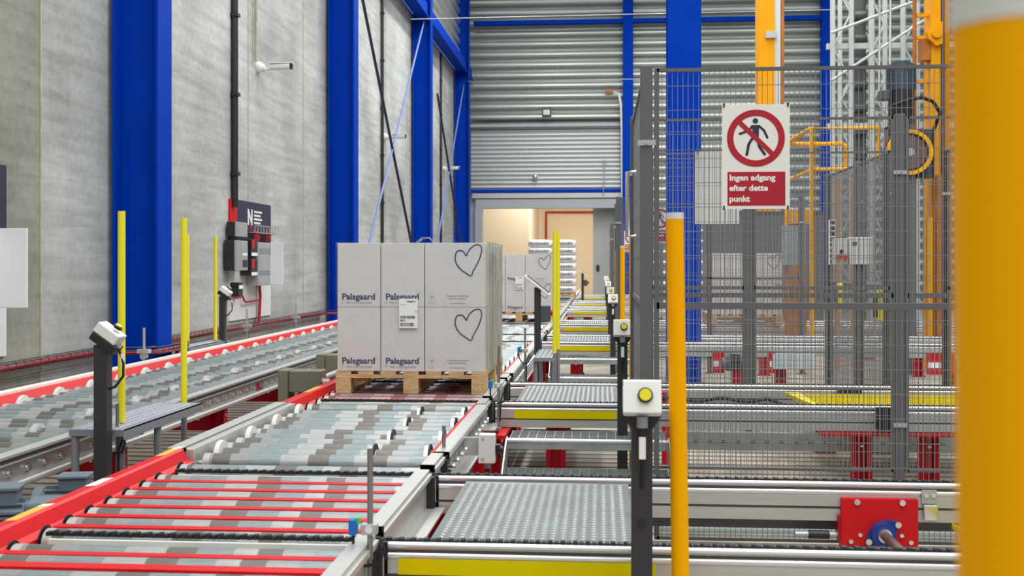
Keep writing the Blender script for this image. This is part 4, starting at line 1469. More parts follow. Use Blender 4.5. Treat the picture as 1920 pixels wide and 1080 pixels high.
gear_motor((-2.22, 4.02, 0.345), 0.25, 'blue grey gear motor lying between the two long conveyors at left', 'motorlight')
gear_motor((-2.12, 4.38, 0.335), 0.2, 'blue grey gear motor tucked against the red rail sticker', 'motorlight', 0.9)
tag(MB().cyl((X_at(108, 4.6), 4.6, 0.33), (X_at(122, 4.6), 4.6, 0.33), 0.02, 'cream', 14).cyl((X_at(60, 4.6), 4.62, 0.31), (X_at(150, 4.6), 4.66, 0.31), 0.02, 'galv', 10).box(-2.5, -2.4, 4.6, 4.66, 0, 0.30, 'darksteel').box(-2.0, -1.93, 4.6, 4.66, 0, 0.30, 'darksteel').build('pipe'), 'pale pipe with cream end cap between the long conveyors', 'pipe')
for Y, px0, px1, lab in ((7.55, 523, 602, 'olive grey drive box beside the left corner of the pallet'), (8.9, 594, 640, 'olive grey drive box half hidden behind the cartons')):
    x0, x1 = X_at(px0, Y), X_at(px1, Y)
    t = thing('drive_box', lab, 'drive box', ((x0 + x1) / 2, Y, 0))
    w = (x1 - x0) / 2
    MB().box(-w, -w + 0.07, -0.03, 0.16, 0.33, 0.585, 'olive').build('end_plate', t, bevel=0.006)
    MB().box(-w + 0.07, w, -0.01, 0.15, 0.43, 0.58, 'olive').build('housing', t, bevel=0.008)
    b = MB().cyl((w * .2, 0.07, 0.30), (w * .2, 0.07, 0.43), 0.055, 'darksteel', 16)
    for k in range(5):
        b.cyl((w * .2, 0.07, 0.31 + .024 * k), (w * .2, 0.07, 0.318 + .024 * k), 0.066, 'darksteel', 16)
    b.box(-w, w, 0.0, 0.14, 0.0, 0.30, 'darkred')
    b.build('motor', t)
    MB().cyl((w, 0.04, 0.50), (w + 0.05, 0.04, 0.50), 0.025, 'chrome', 12).build('coupling', t)
tag(MB().cyl((-1.98, 7.75, 0.50), (-1.96, 9.6, 0.50), 0.03, 'galv', 12).box(-1.99, -1.95, 7.9, 7.96, 0.0, 0.48, 'darkred').box(-1.99, -1.95, 9.4, 9.46, 0, .48, 'darkred').build('pipe'), 'galvanised pipe along the red rail beside the pallet', 'pipe')

# tablet stands
def tablet_stand(loc, lab, s=1.0):
    t = thing('tablet_stand', lab, 'tablet stand', loc, 0, 'black operator tablet stands')
    MB().box(-0.03, 0.03, -0.03, 0.03, 0.01, 1.10, 'charcoal').box(-0.08, 0.08, -0.08, 0.08, 0, 0.01, 'charcoal').build('post', t)
    R = ('Y', math.radians(38))
    MB().cbox((0, 0, 0), (0.30, 0.22, 0.022), 'white', R).build('screen_frame', t, (0.0, 0, 1.12), bevel=0.005)
    MB().cbox((0.008, 0, 0.012), (0.26, 0.18, 0.006), 'glass', R).build('screen', t, (0.0, 0, 1.12))
    b = MB().box(0.03, 0.12, -0.05, 0.05, 0.78, 0.93, 'motor')
    b.build('control_box', t, bevel=0.008)
    MB().cyl((0.12, 0, 0.865), (0.16, 0, 0.865), 0.03, 'redbtn', 14).build('stop_button', t)
    return t


Yt = 10.4
ts = tablet_stand((X_at(1008, Yt), Yt, 0), 'black stand with tilted white tablet beside the yellow pole pair')
copy_tree(ts, 'black stand with tilted tablet far off before the passage', (X_at(1092, 27), 27.3, 0))
#@@PALLETS
# ================================================================== PALLETS, CARTONS, SACKS
def pallet(loc, lab, w=1.0, d=1.2):
    t = thing('wooden_pallet', lab, 'pallet', loc, 0, 'wooden pallets on the conveyors')
    for k in range(7):
        x = -w / 2 + 0.05 + (w - 0.1) * k / 6
        MB().box(x - 0.05, x + 0.05, 0, d, 0.122, 0.144, 'wood').build('deck_board', t)
    for y in (0.0, d / 2 - 0.05, d - 0.1):
        MB().box(-w / 2, w / 2, y, y + 0.1, 0.100, 0.122, 'wood').build('cross_board', t)
    for x in (-w / 2, -0.05, w / 2 - 0.1):
        MB().box(x, x + 0.1, 0, d, 0, 0.022, 'wood').build('bottom_board', t)
        for y in (0.0, d / 2 - 0.05, d - 0.1):
            MB().box(x, x + 0.1, y + 0.001, y + 0.1, 0.022, 0.100, 'chip').build('block', t)
    return t


HEART = [(833, 128), (815, 100), (795, 92), (776, 100), (766, 125), (765, 155), (776, 190), (800, 222), (832, 247), (862, 265),
         (872, 236), (893, 196), (912, 150), (924, 105), (925, 75), (917, 57), (900, 52), (878, 60), (855, 82), (840, 108)]
CW, CDP, CHT = 0.288, 0.398, 0.42


def smooth_closed(pts, n=3, passes=1):
    out = []
    N = len(pts)
    for i in range(N):
        p0, p1, p2, p3 = pts[i - 1], pts[i], pts[(i + 1) % N], pts[(i + 2) % N]
        for k in range(n):
            t = k / n
            out.append(tuple(0.5 * (2 * p1[j] + (p2[j] - p0[j]) * t + (2 * p0[j] - 5 * p1[j] + 4 * p2[j] - p3[j]) * t * t + (3 * p1[j] - p0[j] - 3 * p2[j] + p3[j]) * t ** 3) for j in (0, 1)))
    return out


def carton_body(w, d, h):
    b = MB().box(-w / 2 + 0.001, w / 2 - 0.001, 0, d, 0.001, h - 0.001, 'carton')
    # flaps meeting on top
    b.box(-w / 2 + 0.002, -0.002, 0.002, d - 0.002, h - 0.001, h + 0.001, 'carton').box(0.002, w / 2 - 0.002, 0.002, d - 0.002, h - 0.001, h + 0.001, 'carton')
    return b


def narrow_carton(lab, loc):
    t = carton_body(CW, CDP, CHT).build('carton', bevel=0.004)
    tag(t, lab, 'carton', 'white cartons stacked on the pallets')
    t.location = loc
    text('printed_name', 'Palsgaard', 0.055, 'ink', (-CW / 2 + 0.030, -0.0006, 0.050), t, bold=0.0016, xs=1.09)
    text('printed_slogan', 'Heart working people', 0.023, 'greyink', (-CW / 2 + 0.056, -0.0006, 0.022), t, xs=0.86)
    hs = [(-CW / 2 + 0.026 + (p[0] - 765) / 160 * 0.017, -0.0008, 0.020 + (265 - p[1]) / 213 * 0.023) for p in HEART]
    MB().tube(hs, 0.0006, 'greyink', 4, True).build('printed_heart', t)
    MB().ring((CW / 2 - 0.027, -0.0006, 0.092), (0, 1, 0), 0.006, 0.005, 0.0006, 'greyink', 14).build('registered_mark', t)
    return t


def wide_carton(lab, loc):
    w = 0.398
    t = carton_body(w, CW, CHT).build('carton', bevel=0.004)
    tag(t, lab, 'carton', 'white cartons stacked on the pallets')
    t.location = loc
    k = 0.40 / 370
    pts = smooth_closed([((p[0] - 580) * k - w / 2, (478 - p[1]) * CHT / 436) for p in HEART])
    b = MB()
    b.tube([(x, -0.0006, z) for x, z in pts], 0.0042, 'ink', 6, True)
    b.build('printed_heart', t)
    text('printed_claim', 'PALSGAARD FACTORIES\nARE CO\u2082-NEUTRAL', 0.0135, 'greyink', (0.015, -0.0006, 0.068), t, bold=0.0003, align='CENTER')
    text('printed_address', 'www.palsgaard.com', 0.0125, 'greyink', (0.015, -0.0006, 0.022), t, align='CENTER', bold=0.0002)
    g = MB()
    x0, z0 = -w / 2 + 0.022, 0.02
    for (a, c, e, f) in ((0, 0.042, 0, 0.0008), (0, 0.042, 0.066, 0.0668), (0, 0.0008, 0, 0.066), (0.0412, 0.042, 0, 0.066)):
        g.box(x0 + a, x0 + c, -0.0008, 0.0, z0 + e, z0 + f, 'greyink')
    g.tube([(x0 + 0.010, -0.0008, z0 + 0.036), (x0 + 0.015, -0.0008, z0 + 0.030), (x0 + 0.020, -0.0008, z0 + 0.036), (x0 + 0.020, -0.0008, z0 + 0.042)], 0.0009, 'greyink', 4)
    g.prism([(x0 + 0.014, z0 + 0.042), (x0 + 0.034, z0 + 0.042), (x0 + 0.027, z0 + 0.056), (x0 + 0.021, z0 + 0.056)], 'y', -0.0008, 0, 'greyink')
    g.box(x0 + 0.012, x0 + 0.03, -0.0008, 0, z0 + 0.02, z0 + 0.0225, 'greyink').box(x0 + 0.008, x0 + 0.034, -0.0008, 0, z0 + 0.007, z0 + 0.0095, 'greyink')
    g.build('printed_certificate', t)
    return t


def film(x0, x1, y0, y1, z0, z1, loc, lab, mt='film', top=True):
    b = MB()
    nx, nz, ny = 18, 16, 18
    rnd = random.Random(3)
    def grid(fn, na, nb):
        vs = [fn(i / na, j / nb) for j in range(nb + 1) for i in range(na + 1)]
        fs = [(j * (na + 1) + i, j * (na + 1) + i + 1, (j + 1) * (na + 1) + i + 1, (j + 1) * (na + 1) + i) for j in range(nb) for i in range(na)]
        b.add(vs, fs, mt, True)
    W = lambda: rnd.uniform(0, 0.003)
    grid(lambda u, v: (x0 + (x1 - x0) * u, y0 - W(), z0 + (z1 - z0) * v), nx, nz)
    b2 = MB()
    return b


def wrap(pal, y0, d, z0, h, w, lab):
    """thin stretch film around the load: front, sides and a strip over the top edge"""
    b = MB()
    rnd = random.Random(5)
    e = 0.006
    ring = [(-w / 2 - e, -e), (w / 2 + e, -e), (w / 2 + e, d + e), (-w / 2 - e, d + e)]
    cols = []
    for a in range(4):
        p, q = ring[a], ring[(a + 1) % 4]
        n = 24
        nrm = (q[1] - p[1], -(q[0] - p[0]))
        ln = math.hypot(*nrm)
        for k in range(n):
            u = k / n
            off = 0 if k in (0,) else (rnd.uniform(0, 0.004) if a != 1 else rnd.uniform(0, 0.022))
            cols.append((p[0] + (q[0] - p[0]) * u + nrm[0] / ln * off, p[1] + (q[1] - p[1]) * u + nrm[1] / ln * off, a))
    nz = 14
    N = len(cols)
    vs = []
    for j in range(nz + 1):
        for (x, y, a) in cols:
            jit = rnd.uniform(-0.003, 0.003) if a == 1 else 0
            vs.append((x + jit, y, z0 + h * j / nz))
    fs = [(j * N + i, j * N + (i + 1) % N, (j + 1) * N + (i + 1) % N, (j + 1) * N + i) for j in range(nz) for i in range(N)]
    mi = [cols[i][2] for j in range(nz) for i in range(N)]
    b.add(vs, [f for f, a in zip(fs, mi) if a != 1], 'film', True)
    b.add(vs, [f for f, a in zip(fs, mi) if a == 1], 'filmreflect', True)
    o = b.build('stretch_film')
    tag(o, lab, 'stretch film', 'clear stretch film around the loads')
    o.location = pal
    return o


def pile(yfront, x0, tagname, labs, zc):
    """two layers: narrow, narrow, wide on the front and wide cartons down the right side"""
    xs = (x0 + CW / 2 + 0.004, x0 + CW * 1.5 + 0.008, x0 + CW * 2 + 0.012 + 0.199)
    res = []
    for lv, lname in ((0, 'lower'), (1, 'upper')):
        z = zc + lv * (CHT + 0.002)
        res.append(narrow_carton(labs % (lname, 'outer left'), (xs[0], yfront, z)))
        res.append(narrow_carton(labs % (lname, 'middle'), (xs[1], yfront, z)))
        res.append(wide_carton(labs % (lname, 'heart-printed right'), (xs[2], yfront, z)))
        for k in range(1, 4):
            c = carton_body(0.398, CW, CHT).build('carton', bevel=0.004)
            tag(c, (labs % (lname, ('second', 'third', 'hindmost')[k - 1] + ' right side')).replace('in front', 'behind the front row'), 'carton', 'white cartons stacked on the pallets')
            c.location = (xs[2], yfront + k * (CW + 0.003), z)
    return res


PX, PY = -1.248, 7.2
pallet((PX, PY, T), 'wooden pallet under the big white cartons, closest to the camera')
pile(PY + 0.01, PX - 0.495, 'a', '%s row white carton, %s, in front on the first pallet', T + 0.145)
wrap((PX, PY + 0.01, 0), 0, 1.17, T + 0.14, 0.855, 0.992, 'wrinkled clear stretch film around the first carton load')
# shipping label on the first load
t = tag(MB().box(0, 0.125, -0.0008, 0, 0, 0.192, 'paper').build('shipping_label'), 'white barcode label on the front of the first carton load', 'label')
yl = PY - 0.006
t.location = (X_at(748, yl), yl, Z_at(748, 615, yl))
b = MB()
rb = random.Random(11)
for z0, x1, h in ((0.062, 0.105, 0.018), (0.042, 0.042, 0.014), (0.012, 0.10, 0.022)):
    x = 0.007
    while x < x1:
        ww = rb.choice((0.0015, 0.003, 0.0045))
        b.box(x, x + ww, -0.0014, -0.0009, z0, z0 + h, 'blackink')
        x += ww + rb.choice((0.0015, 0.0022, 0.003))
b.build('barcode', t)
text('printed_name', 'Palsgaard', 0.015, 'blackink', (0.052, -0.001, 0.170), t, bold=0.0005)
text('printed_line', 'Palsgaard', 0.009, 'greyink', (0.008, -0.001, 0.152), t)
MB().ring((0.115, -0.001, 0.108), (0, 1, 0), 0.007, 0.004, 0.0006, 'greyink', 12).build('printed_symbol', t)
# crumpled film on top
b = MB()
rb = random.Random(4)
vs = []
for j in range(5):
    for i in range(7):
        a = i / 6
        vs.append((a * 0.12 - 0.06 + rb.uniform(-.006, .006), j * 0.03, 0.03 * math.sin(a * 3.1) * (1 + 0.3 * rb.random()) + rb.uniform(0, 0.012)))
b.add(vs, [(j * 7 + i, j * 7 + i + 1, (j + 1) * 7 + i + 1, (j + 1) * 7 + i) for j in range(4) for i in range(6)], 'film', True)
b.add(vs, [(j * 7 + i, j * 7 + i + 1, (j + 1) * 7 + i + 1, (j + 1) * 7 + i) for j in range(4) for i in range(6)], 'filmreflect', True)
o = tag(b.build('film_scrap'), 'crumpled scrap of film sticking up from the top cartons', 'film scrap')
o.location = (X_at(795, 7.35), 7.35, T + 0.145 + 2 * CHT + 0.004)
# second pallet
PY2 = 16.25
PX2 = -1.21
pallet((PX2, PY2, T), 'wooden pallet under the second white carton load')
pile(PY2 + 0.01, PX2 - 0.495, 'b', '%s row white carton, %s, in front on the second pallet', T + 0.145)
wrap((PX2, PY2 + 0.01, 0), 0, 1.17, T + 0.14, 0.855, 0.992, 'clear stretch film around the second carton load')
t2 = copy_tree(t, 'white barcode label on the front of the second carton load', (X_at(966, PY2), PY2 - 0.006, Z_at(966, 543, PY2)))
# third pallet with sacks
PY3, PX3 = 26.6, -1.19
pallet((PX3, PY3, T), 'wooden pallet under the stack of white sacks', 1.1, 1.2)


def sack(w, d, h):
    b = MB()
    n, m = 28, 14
    sp_ = lambda c, e: math.copysign(abs(c) ** e, c)
    vs, fs = [], []
    for a in range(m + 1):
        v = -math.pi / 2 + math.pi * a / m
        for k in range(n):
            u = 2 * math.pi * k / n
            vs.append((w / 2 * sp_(math.cos(v), 0.45) * sp_(math.cos(u), 0.3), d / 2 * sp_(math.cos(v), 0.45) * sp_(math.sin(u), 0.3), h / 2 * sp_(math.sin(v), 0.55)))
    for a in range(m):
        for k in range(n):
            fs.append((a * n + k, a * n + (k + 1) % n, (a + 1) * n + (k + 1) % n, (a + 1) * n + k))
    b.add(vs, fs, 'sack', True)
    return b


sp = None
lay = ['lowest', 'second', 'third', 'fourth', 'fifth', 'sixth', 'topmost']
for k in range(7):
    for side in (0, 1):
        lab = 'plump white sack, %s layer, %s half of the sack pallet' % (lay[k], ('outer', 'aisle-side')[side])
        if sp is None:
            sp = tag(sack(0.60, 0.5, 0.195).build('sack'), lab, 'sack', 'white sacks stacked on the far pallet')
            o = sp
            text('printed_name', 'PALSGAARD', 0.085, 'ink', (-0.26, -0.252, -0.03), o, bold=0.002)
        else:
            o = copy_tree(sp, lab)
        o.location = (PX3 + (-0.285, 0.285)[side], PY3 + 0.26, T + 0.144 + 0.095 + 0.184 * k)
# wrapped pallet behind the fence
PYR = 15.5
xa, xb = X_at(1332, PYR), X_at(1467, PYR)
PXR = (xa + xb) / 2
pallet((PXR, PYR, T + 0.01), 'wooden pallet under the white wrapped load behind the fence')
k = 0
for lv, ln in ((0, 'lower'), (1, 'upper')):
    for ci in range(3):
        lab = '%s row carton behind the mesh fence, %s of three on the fenced pallet' % (ln, ('first', 'middle', 'last')[ci])
        if ci == 2:
            c = wide_carton(lab, (PXR - 0.495 + CW * 2 + 0.012 + 0.199, PYR + 0.01, T + 0.155 + lv * (CHT + 0.002)))
        else:
            c = carton_body(CW, CDP, CHT).build('carton', bevel=0.004)
            tag(c, lab, 'carton', 'white cartons stacked on the pallets')
            c.location = (PXR - 0.495 + CW * (0.5 + ci) + 0.004, PYR + 0.01, T + 0.155 + lv * (CHT + 0.002))
wrap((PXR, PYR + 0.01, 0), 0, 1.17, T + 0.15, 0.855, 0.992, 'clear stretch film around the load behind the fence')

#@@FENCE
# ================================================================== FENCES AND SIGNS
def mesh_panel(x0, x1, z0, z1, px=0.0215, pz=0.1, rail=0.013):
    b = MB()
    r = 0.0012
    n = int((x1 - x0) / px)
    for k in range(1, n):
        x = x0 + px * k
        b.box(x - r, x + r, -r, r, z0, z1, 'wire')
    z = z0 + pz
    while z < z1 - 0.03:
        b.box(x0, x1, -r * 3, -r, z - r, z + r, 'wire')
        z += pz
    for z in (z0, z1):
        b.box(x0, x1, -0.012, 0.008, z - rail / 2, z + rail / 2, 'fence')
    for x in (x0, x1):
        b.box(x - 0.010, x + 0.010, -0.012, 0.008, z0 - rail / 2, z1 + rail / 2, 'fence')
    return b


def fence(loc, rz, lab, length, posts, z0=0.19, zm=1.148, z1=2.12, postw=0.05, splits=None, coarse=1.0):
    t = thing('safety_fence', lab, 'fence', loc, rz, 'grey wire mesh machine fences')
    sp_ = splits or [0, length]
    g = postw / 2 + 0.012 if posts else 0.005
    for a, e in zip(sp_, sp_[1:]):
        mesh_panel(a + g, e - g, z0, zm - 0.0065, 0.0215 * coarse).build('mesh_panel', t)
        mesh_panel(a + g, e - g, zm + 0.0065, z1, 0.0215 * coarse).build('mesh_panel', t)
    for x in posts:
        MB().box(x - postw / 2, x + postw / 2, -0.012, -0.012 + postw, 0.008, z1 + 0.02, 'fence').box(x - postw, x + postw, -0.04, 0.07, 0, 0.008, 'fence').build('post', t, bevel=0.003)
        for z in (z0 + 0.25, z1 - 0.3):
            MB().box(x - postw * 0.75, x + postw * 0.75, -0.02, -0.012, z - 0.011, z + 0.011, 'greysteel').cyl((x, -0.028, z), (x, -0.02, z), 0.008, 'chrome', 8).build('clamp', t)
    return t


FX = 0.19
fence((FX, 4.62, 0), 0, 'wire mesh fence carrying the large red and white sign', 2.3, (-0.005, 2.3))
fence((FX, 6.22, 0), 0, 'wire mesh fence just in front of the second chain conveyor', 3.1, (-0.005, X_at(1687, 6.22) - FX, 3.1), splits=[0, X_at(1687, 6.22) - FX, 3.1])
o = fence((FX - 0.01, 4.66, 0), math.pi / 2, 'short side fence closing the walkway beside the fence corner', 1.55, (), coarse=1.0)
MB().tube([(0.55, 0.02, 1.75), (0.55, 0.06, 1.75), (0.55, 0.06, 1.45), (0.55, 0.02, 1.45)], 0.010, 'alu', 8).build('handle', o)
fence((X_at(1213, 8.1), 8.12, 0), 0, 'wire mesh fence just behind the second chain conveyor', 1.76, (0, X_at(1405, 8.1) - X_at(1213, 8.1), 1.76), splits=[0, X_at(1405, 8.1) - X_at(1213, 8.1), 1.76])
fence((2.40, 8.12, 0), 0, 'wire mesh fence continuing behind the dark double post', 1.7, (0.05, 1.7))
o = fence((2.06, 8.16, 0), math.pi / 2, 'side fence with yellow handles running away behind the front fence', 2.1, (0.02, 0.95, 2.1))
for y, z, lab in ((0.05, 1.02, ''), (1.40, 1.04, '')):
    MB().box(y - 0.035, y + 0.035, 0.03, 0.075, z - 0.12, z + 0.12, 'yellow').box(y - 0.02, y + 0.02, 0.075, 0.10, z - 0.09, z + 0.09, 'black').build('handle', o, bevel=0.012)
fence((0.2, 13.56, 0), 0, 'wire mesh fence carrying the half hidden sign behind the corner post', 2.2, (0, 1.1, 2.2), coarse=1.6)
fence((0.2, 15.1, 0), 0, 'wire mesh fence beside the fourth push button post', 1.1, (0, 1.1), coarse=1.6)
fence((0.2, 22.35, 0), 0, 'wire mesh fence carrying the small far sign', 1.0, (0, 1.0), coarse=2.2)
fence((0.2, 24.0, 0), 0, 'wire mesh fence farthest down the row of conveyors', 1.0, (0, 1.0), coarse=2.2)


def no_entry_sign(loc, lab, w=0.274, h=0.427):
    t = MB().box(-w / 2, w / 2, -0.003, 0, 0, h, 'signwhite').build('warning_sign', bevel=0.001)
    tag(t, lab, 'sign', 'red and white no access signs')
    t.location = loc
    k = w / 605.0     # sign drawing measured 605 units wide
    def P(x, y):
        return ((x - 378) * k, (995 - y) * k * (h / w) * 605 / 925)
    cz = P(378, 367)[1]
    MB().ring((0, -0.0036, cz), (0, 1, 0), 258 * k, 200 * k, 0.0012, 'signred', 56).build('printed_ring', t)
    f = MB()
    hx, hz = P(374, 215)
    f.disc((hx, -0.0034, hz), (0, 1, 0), 25 * k, 0.0008, 'navy', 20)
    def limb(pts, wd):
        q = [P(*p) for p in pts]
        for a, c in zip(q, q[1:]):
            d = Vector((c[0] - a[0], c[1] - a[1])).normalized()
            n = Vector((-d.y, d.x)) * wd * k / 2
            f.prism([(a[0] + n.x, a[1] + n.y), (c[0] + n.x, c[1] + n.y), (c[0] - n.x, c[1] - n.y), (a[0] - n.x, a[1] - n.y)], 'y', -0.0038, -0.003, 'navy')
        for a in q:
            f.disc((a[0], -0.0034, a[1]), (0, 1, 0), wd * k / 2, 0.0008, 'navy', 12)
    limb([(345, 262), (318, 300), (236, 328)], 22)
    limb([(408, 262), (450, 300), (480, 362)], 22)
    limb([(362, 345), (315, 420), (297, 512)], 25)
    limb([(392, 360), (408, 440), (456, 510)], 25)
    f.prism([P(345, 250), P(408, 250), P(404, 375), P(352, 375)], 'y', -0.0038, -0.003, 'navy')
    f.build('printed_walker', t)
    a, c = P(228, 222), P(525, 508)
    d = Vector((c[0] - a[0], c[1] - a[1])).normalized()
    n = Vector((-d.y, d.x)) * 22 * k
    MB().prism([(a[0] + n.x, a[1] + n.y), (c[0] + n.x, c[1] + n.y), (c[0] - n.x, c[1] - n.y), (a[0] - n.x, a[1] - n.y)], 'y', -0.0045, -0.003, 'signred').build('printed_bar', t)
    a, c = P(125, 965), P(640, 665)
    MB().box(a[0], c[0], -0.0038, -0.003, a[1], c[1], 'signred').build('printed_panel', t)
    for s_, yy in (('Ingen adgang', 740), ('efter dette', 832), ('punkt', 928)):
        q = P(140, yy)
        text('printed_text', s_, 0.0330, 'signwhite', (q[0], -0.0040, q[1]), t, bold=0.0012, xs=1.09)
    tie = MB()
    for x in (-w / 2 + 0.008, w / 2 - 0.008):
        for z in (0.004, h - 0.004):
            tie.box(x - 0.003, x + 0.003, -0.006, 0.016, z - 0.006, z + 0.010, 'black')
    tie.build('cable_tie', t)
    return t


ys_ = 4.605
sg = no_entry_sign((X_at(1417, ys_), ys_, Z_at(1417, 392, ys_)), 'large red and white no access sign on the front fence')
copy_tree(sg, 'no access sign half hidden between fence post and blue column', (X_at(1238, 13.5), 13.52, 1.6 - 0.02))
copy_tree(sg, 'small far no access sign on the mesh down the row', (X_at(1183, 22.3), 22.31, 1.56))
yb_ = 6.30
t = tag(MB().box(X_at(1303, yb_), X_at(1386, yb_), yb_, yb_ + 0.004, Z_at(1303, 420, yb_), Z_at(1303, 284, yb_), 'signwhite').box(X_at(1303, yb_) + .01, X_at(1303, yb_) + .016, yb_ - .09, yb_ + .006, Z_at(1303, 284, yb_) - .01, Z_at(1303, 284, yb_), 'black').build('blank_panel'), 'plain white panel hung behind the fence, left of the sign', 'panel')
# control box and label strip on the side fence
yb_ = 8.5
t = thing('control_cabinet', 'white control box with red buttons behind the mesh fence', 'control box', (X_at(1606, yb_), yb_, Z_at(1606, 496, yb_)))
MB().box(-0.05, 0.12, 0, 0.12, 0, 0.205, 'whitep').build('body', t, bevel=0.006)
MB().box(-0.16, -0.055, 0.02, 0.10, 0.0, 0.195, 'offwhite').build('side_panel', t, bevel=0.004)
b = MB()
for x in (-0.13, -0.08):
    b.cyl((x, -0.02, 0.055), (x, 0.02, 0.055), 0.02, 'redbtn', 12)
b.build('red_button', t)
MB().cyl((-0.105, 0.0, 0.10), (-0.105, 0.02, 0.10), 0.014, 'black', 10).box(-0.03, 0.0, -0.002, 0, .14, .17, 'black').build('selector', t)
MB().box(0.0, 0.06, 0.04, 0.10, -1.24, 0.0, 'fence').build('post', t)
yb_ = 9.9
t = tag(MB().box(X_at(1554, yb_), X_at(1567, yb_), yb_, yb_ + 0.01, Z_at(1560, 496, yb_), Z_at(1560, 412, yb_), 'paper').box(X_at(1559, yb_), X_at(1562, yb_), yb_ + 0.01, yb_ + 0.03, 0, Z_at(1560, 412, yb_), 'fence').build('label_strip'), 'narrow white strip of dark labels beside the control box', 'label strip')
b = MB()
z0, z1 = Z_at(1560, 496, yb_), Z_at(1560, 412, yb_)
for k in range(8):
    b.box(X_at(1556, yb_), X_at(1565, yb_), yb_ - 0.002, yb_, z0 + (z1 - z0) * (k + .15) / 8, z0 + (z1 - z0) * (k + .85) / 8, 'navy')
b.build('dark_label', t)

#@@CRANE
# ================================================================== STACKER CRANE, RACK, FAR RIGHT
def crane_mast(y, p0, p1, lab, strip=True):
    x0, x1 = X_at(p0, y), X_at(p1, y)
    t = thing('crane_mast', lab, 'crane mast', (x0, y, 0))
    w = x1 - x0
    MB().box(0, w * 0.62, 0, 0.4, 0, 9.6, 'crane').build('beam', t)
    MB().box(w * 0.62, w * 0.84, 0.05, 0.2, 0, 9.6, 'clearpanel').build('guide_rail', t)
    MB().box(w * 0.84, w, 0.1, 0.35, 0, 9.6, 'rust').build('inner_beam', t)
    return t


t = crane_mast(20.0, 1422, 1472, 'orange crane mast rising behind the large sign')
MB().box(0.12, 0.32, -0.06, 0, Z_at(1440, 72, 20), Z_at(1440, 60, 20), 'greysteel').build('bracket', t)
ym = 14.0
def gx(px): return X_at(px, ym)
x0 = gx(1746)
t = thing('crane_mast', 'orange crane mast beside the thick blurred orange pole', 'crane mast', (x0, ym, 0))
MB().box(0, gx(1764) - x0, 0, 0.3, 0, 9, 'crane').build('beam', t)
MB().box(gx(1776) - x0, gx(1786) - x0, 0.1, 0.3, 0, 9, 'crane').build('guide_rail', t)
MB().box(gx(1764) - x0 + .01, gx(1770) - x0, 0.0, 0.1, 0, 9, 'fence').build('cable_chain', t)
MB().box(gx(1764) - x0 + .0, gx(1776) - x0, 0.25, 0.3, 0, 9, 'rust').build('inner_beam', t)
b = MB()
for z in (Z_at(1730, 25, ym), Z_at(1730, 67, ym), Z_at(1730, 150, ym), Z_at(1730, 250, ym)):
    b.box(gx(1718) - x0, 0, 0.1, 0.16, z - 0.02, z + 0.02, 'crane')
b.cyl((gx(1719) - x0, 0.1, 0.1), (gx(1719) - x0, 0.1, 9), 0.025, 'rust', 8)
b.build('ladder', t)
b = MB().prism([(gx(1764) - x0, Z_at(1750, 42, ym)), (gx(1734) - x0, Z_at(1750, 62, ym)), (gx(1738) - x0, Z_at(1750, 74, ym)), (gx(1752) - x0, Z_at(1750, 88, ym)), (gx(1764) - x0, Z_at(1750, 84, ym))], 'y', -0.08, 0.0, 'crane')
b.cyl((gx(1752) - x0, -0.12, Z_at(1750, 65, ym)), (gx(1752) - x0, -0.08, Z_at(1750, 65, ym)), 0.06, 'crane', 16)
b.build('guide_wheel', t)
MB().box(gx(1729) - x0, gx(1746) - x0 - .005, 0.0, 0.2, Z_at(1735, 112, ym), Z_at(1735, 72, ym), 'rust').build('brush_block', t)
MB().box(gx(1735) - x0, gx(1744) - x0, -0.1, -0.02, 0, Z_at(1740, 408, ym), 'orange').build('front_beam', t)
MB().box(gx(1750) - x0, gx(1764) - x0, -0.14, -0.02, 0, Z_at(1740, 330, ym), 'rust').build('lower_beam', t)
x1 = gx(1788)
tag(MB().box(x1, gx(1802), 13.6, 13.75, 0, 9, 'clearpanel').build('rail_post'), 'pale grey upright rail beside the thick orange pole', 'rail post')
tag(MB().box(gx(1804), gx(1816), 13.9, 14.1, 0, 9, 'crane').build('crane_post'), 'slim orange upright just behind the thick orange pole', 'post')
yg = 19.2
tag(MB().box(X_at(1318, yg), X_at(1545, yg), yg, yg + 0.05, 0, Z_at(1430, 397, yg), 'fence').box(X_at(1318, yg), X_at(1545, yg), yg - 0.02, yg, Z_at(1430, 401, yg), Z_at(1430, 396, yg), 'darksteel').build('machine_guard'), 'grey sheet guard behind the wrapped load inside the fence', 'machine guard')
# crane base frame with railing
yc = 14.1
def cx(px): return X_at(px, yc)
t = thing('crane_platform', 'yellow orange railed platform of the crane behind the fence', 'crane platform', (0, 0, 0))
zt1, zt2 = Z_at(1560, 240, yc), Z_at(1560, 261, yc)
b = MB()
r = 0.028
b.tube([(cx(1522), yc, 0.02), (cx(1522), yc, zt1), (cx(1647), yc, zt1), (cx(1647), yc, Z_at(1647, 300, yc))], r, 'orange', 10)
b.tube([(cx(1490), yc + .6, 1.3), (cx(1490), yc + .6, zt2 - .02), (cx(1494), yc + .58, zt2 + .04), (cx(1522), yc, zt1)], r, 'orange', 10)
b.tube([(cx(1492), yc + .55, zt2), (cx(1598), yc + .55, zt2), (cx(1604), yc + .55, zt2 - .05), (cx(1604), yc + .55, Z_at(1604, 318, yc))], r, 'orange', 10)
b.tube([(cx(1490), yc + .6, Z_at(1490, 333, yc)), (cx(1522), yc, Z_at(1522, 318, yc)), (cx(1590), yc, Z_at(1580, 317, yc))], r * .8, 'orange', 8)
b.build('railing', t)
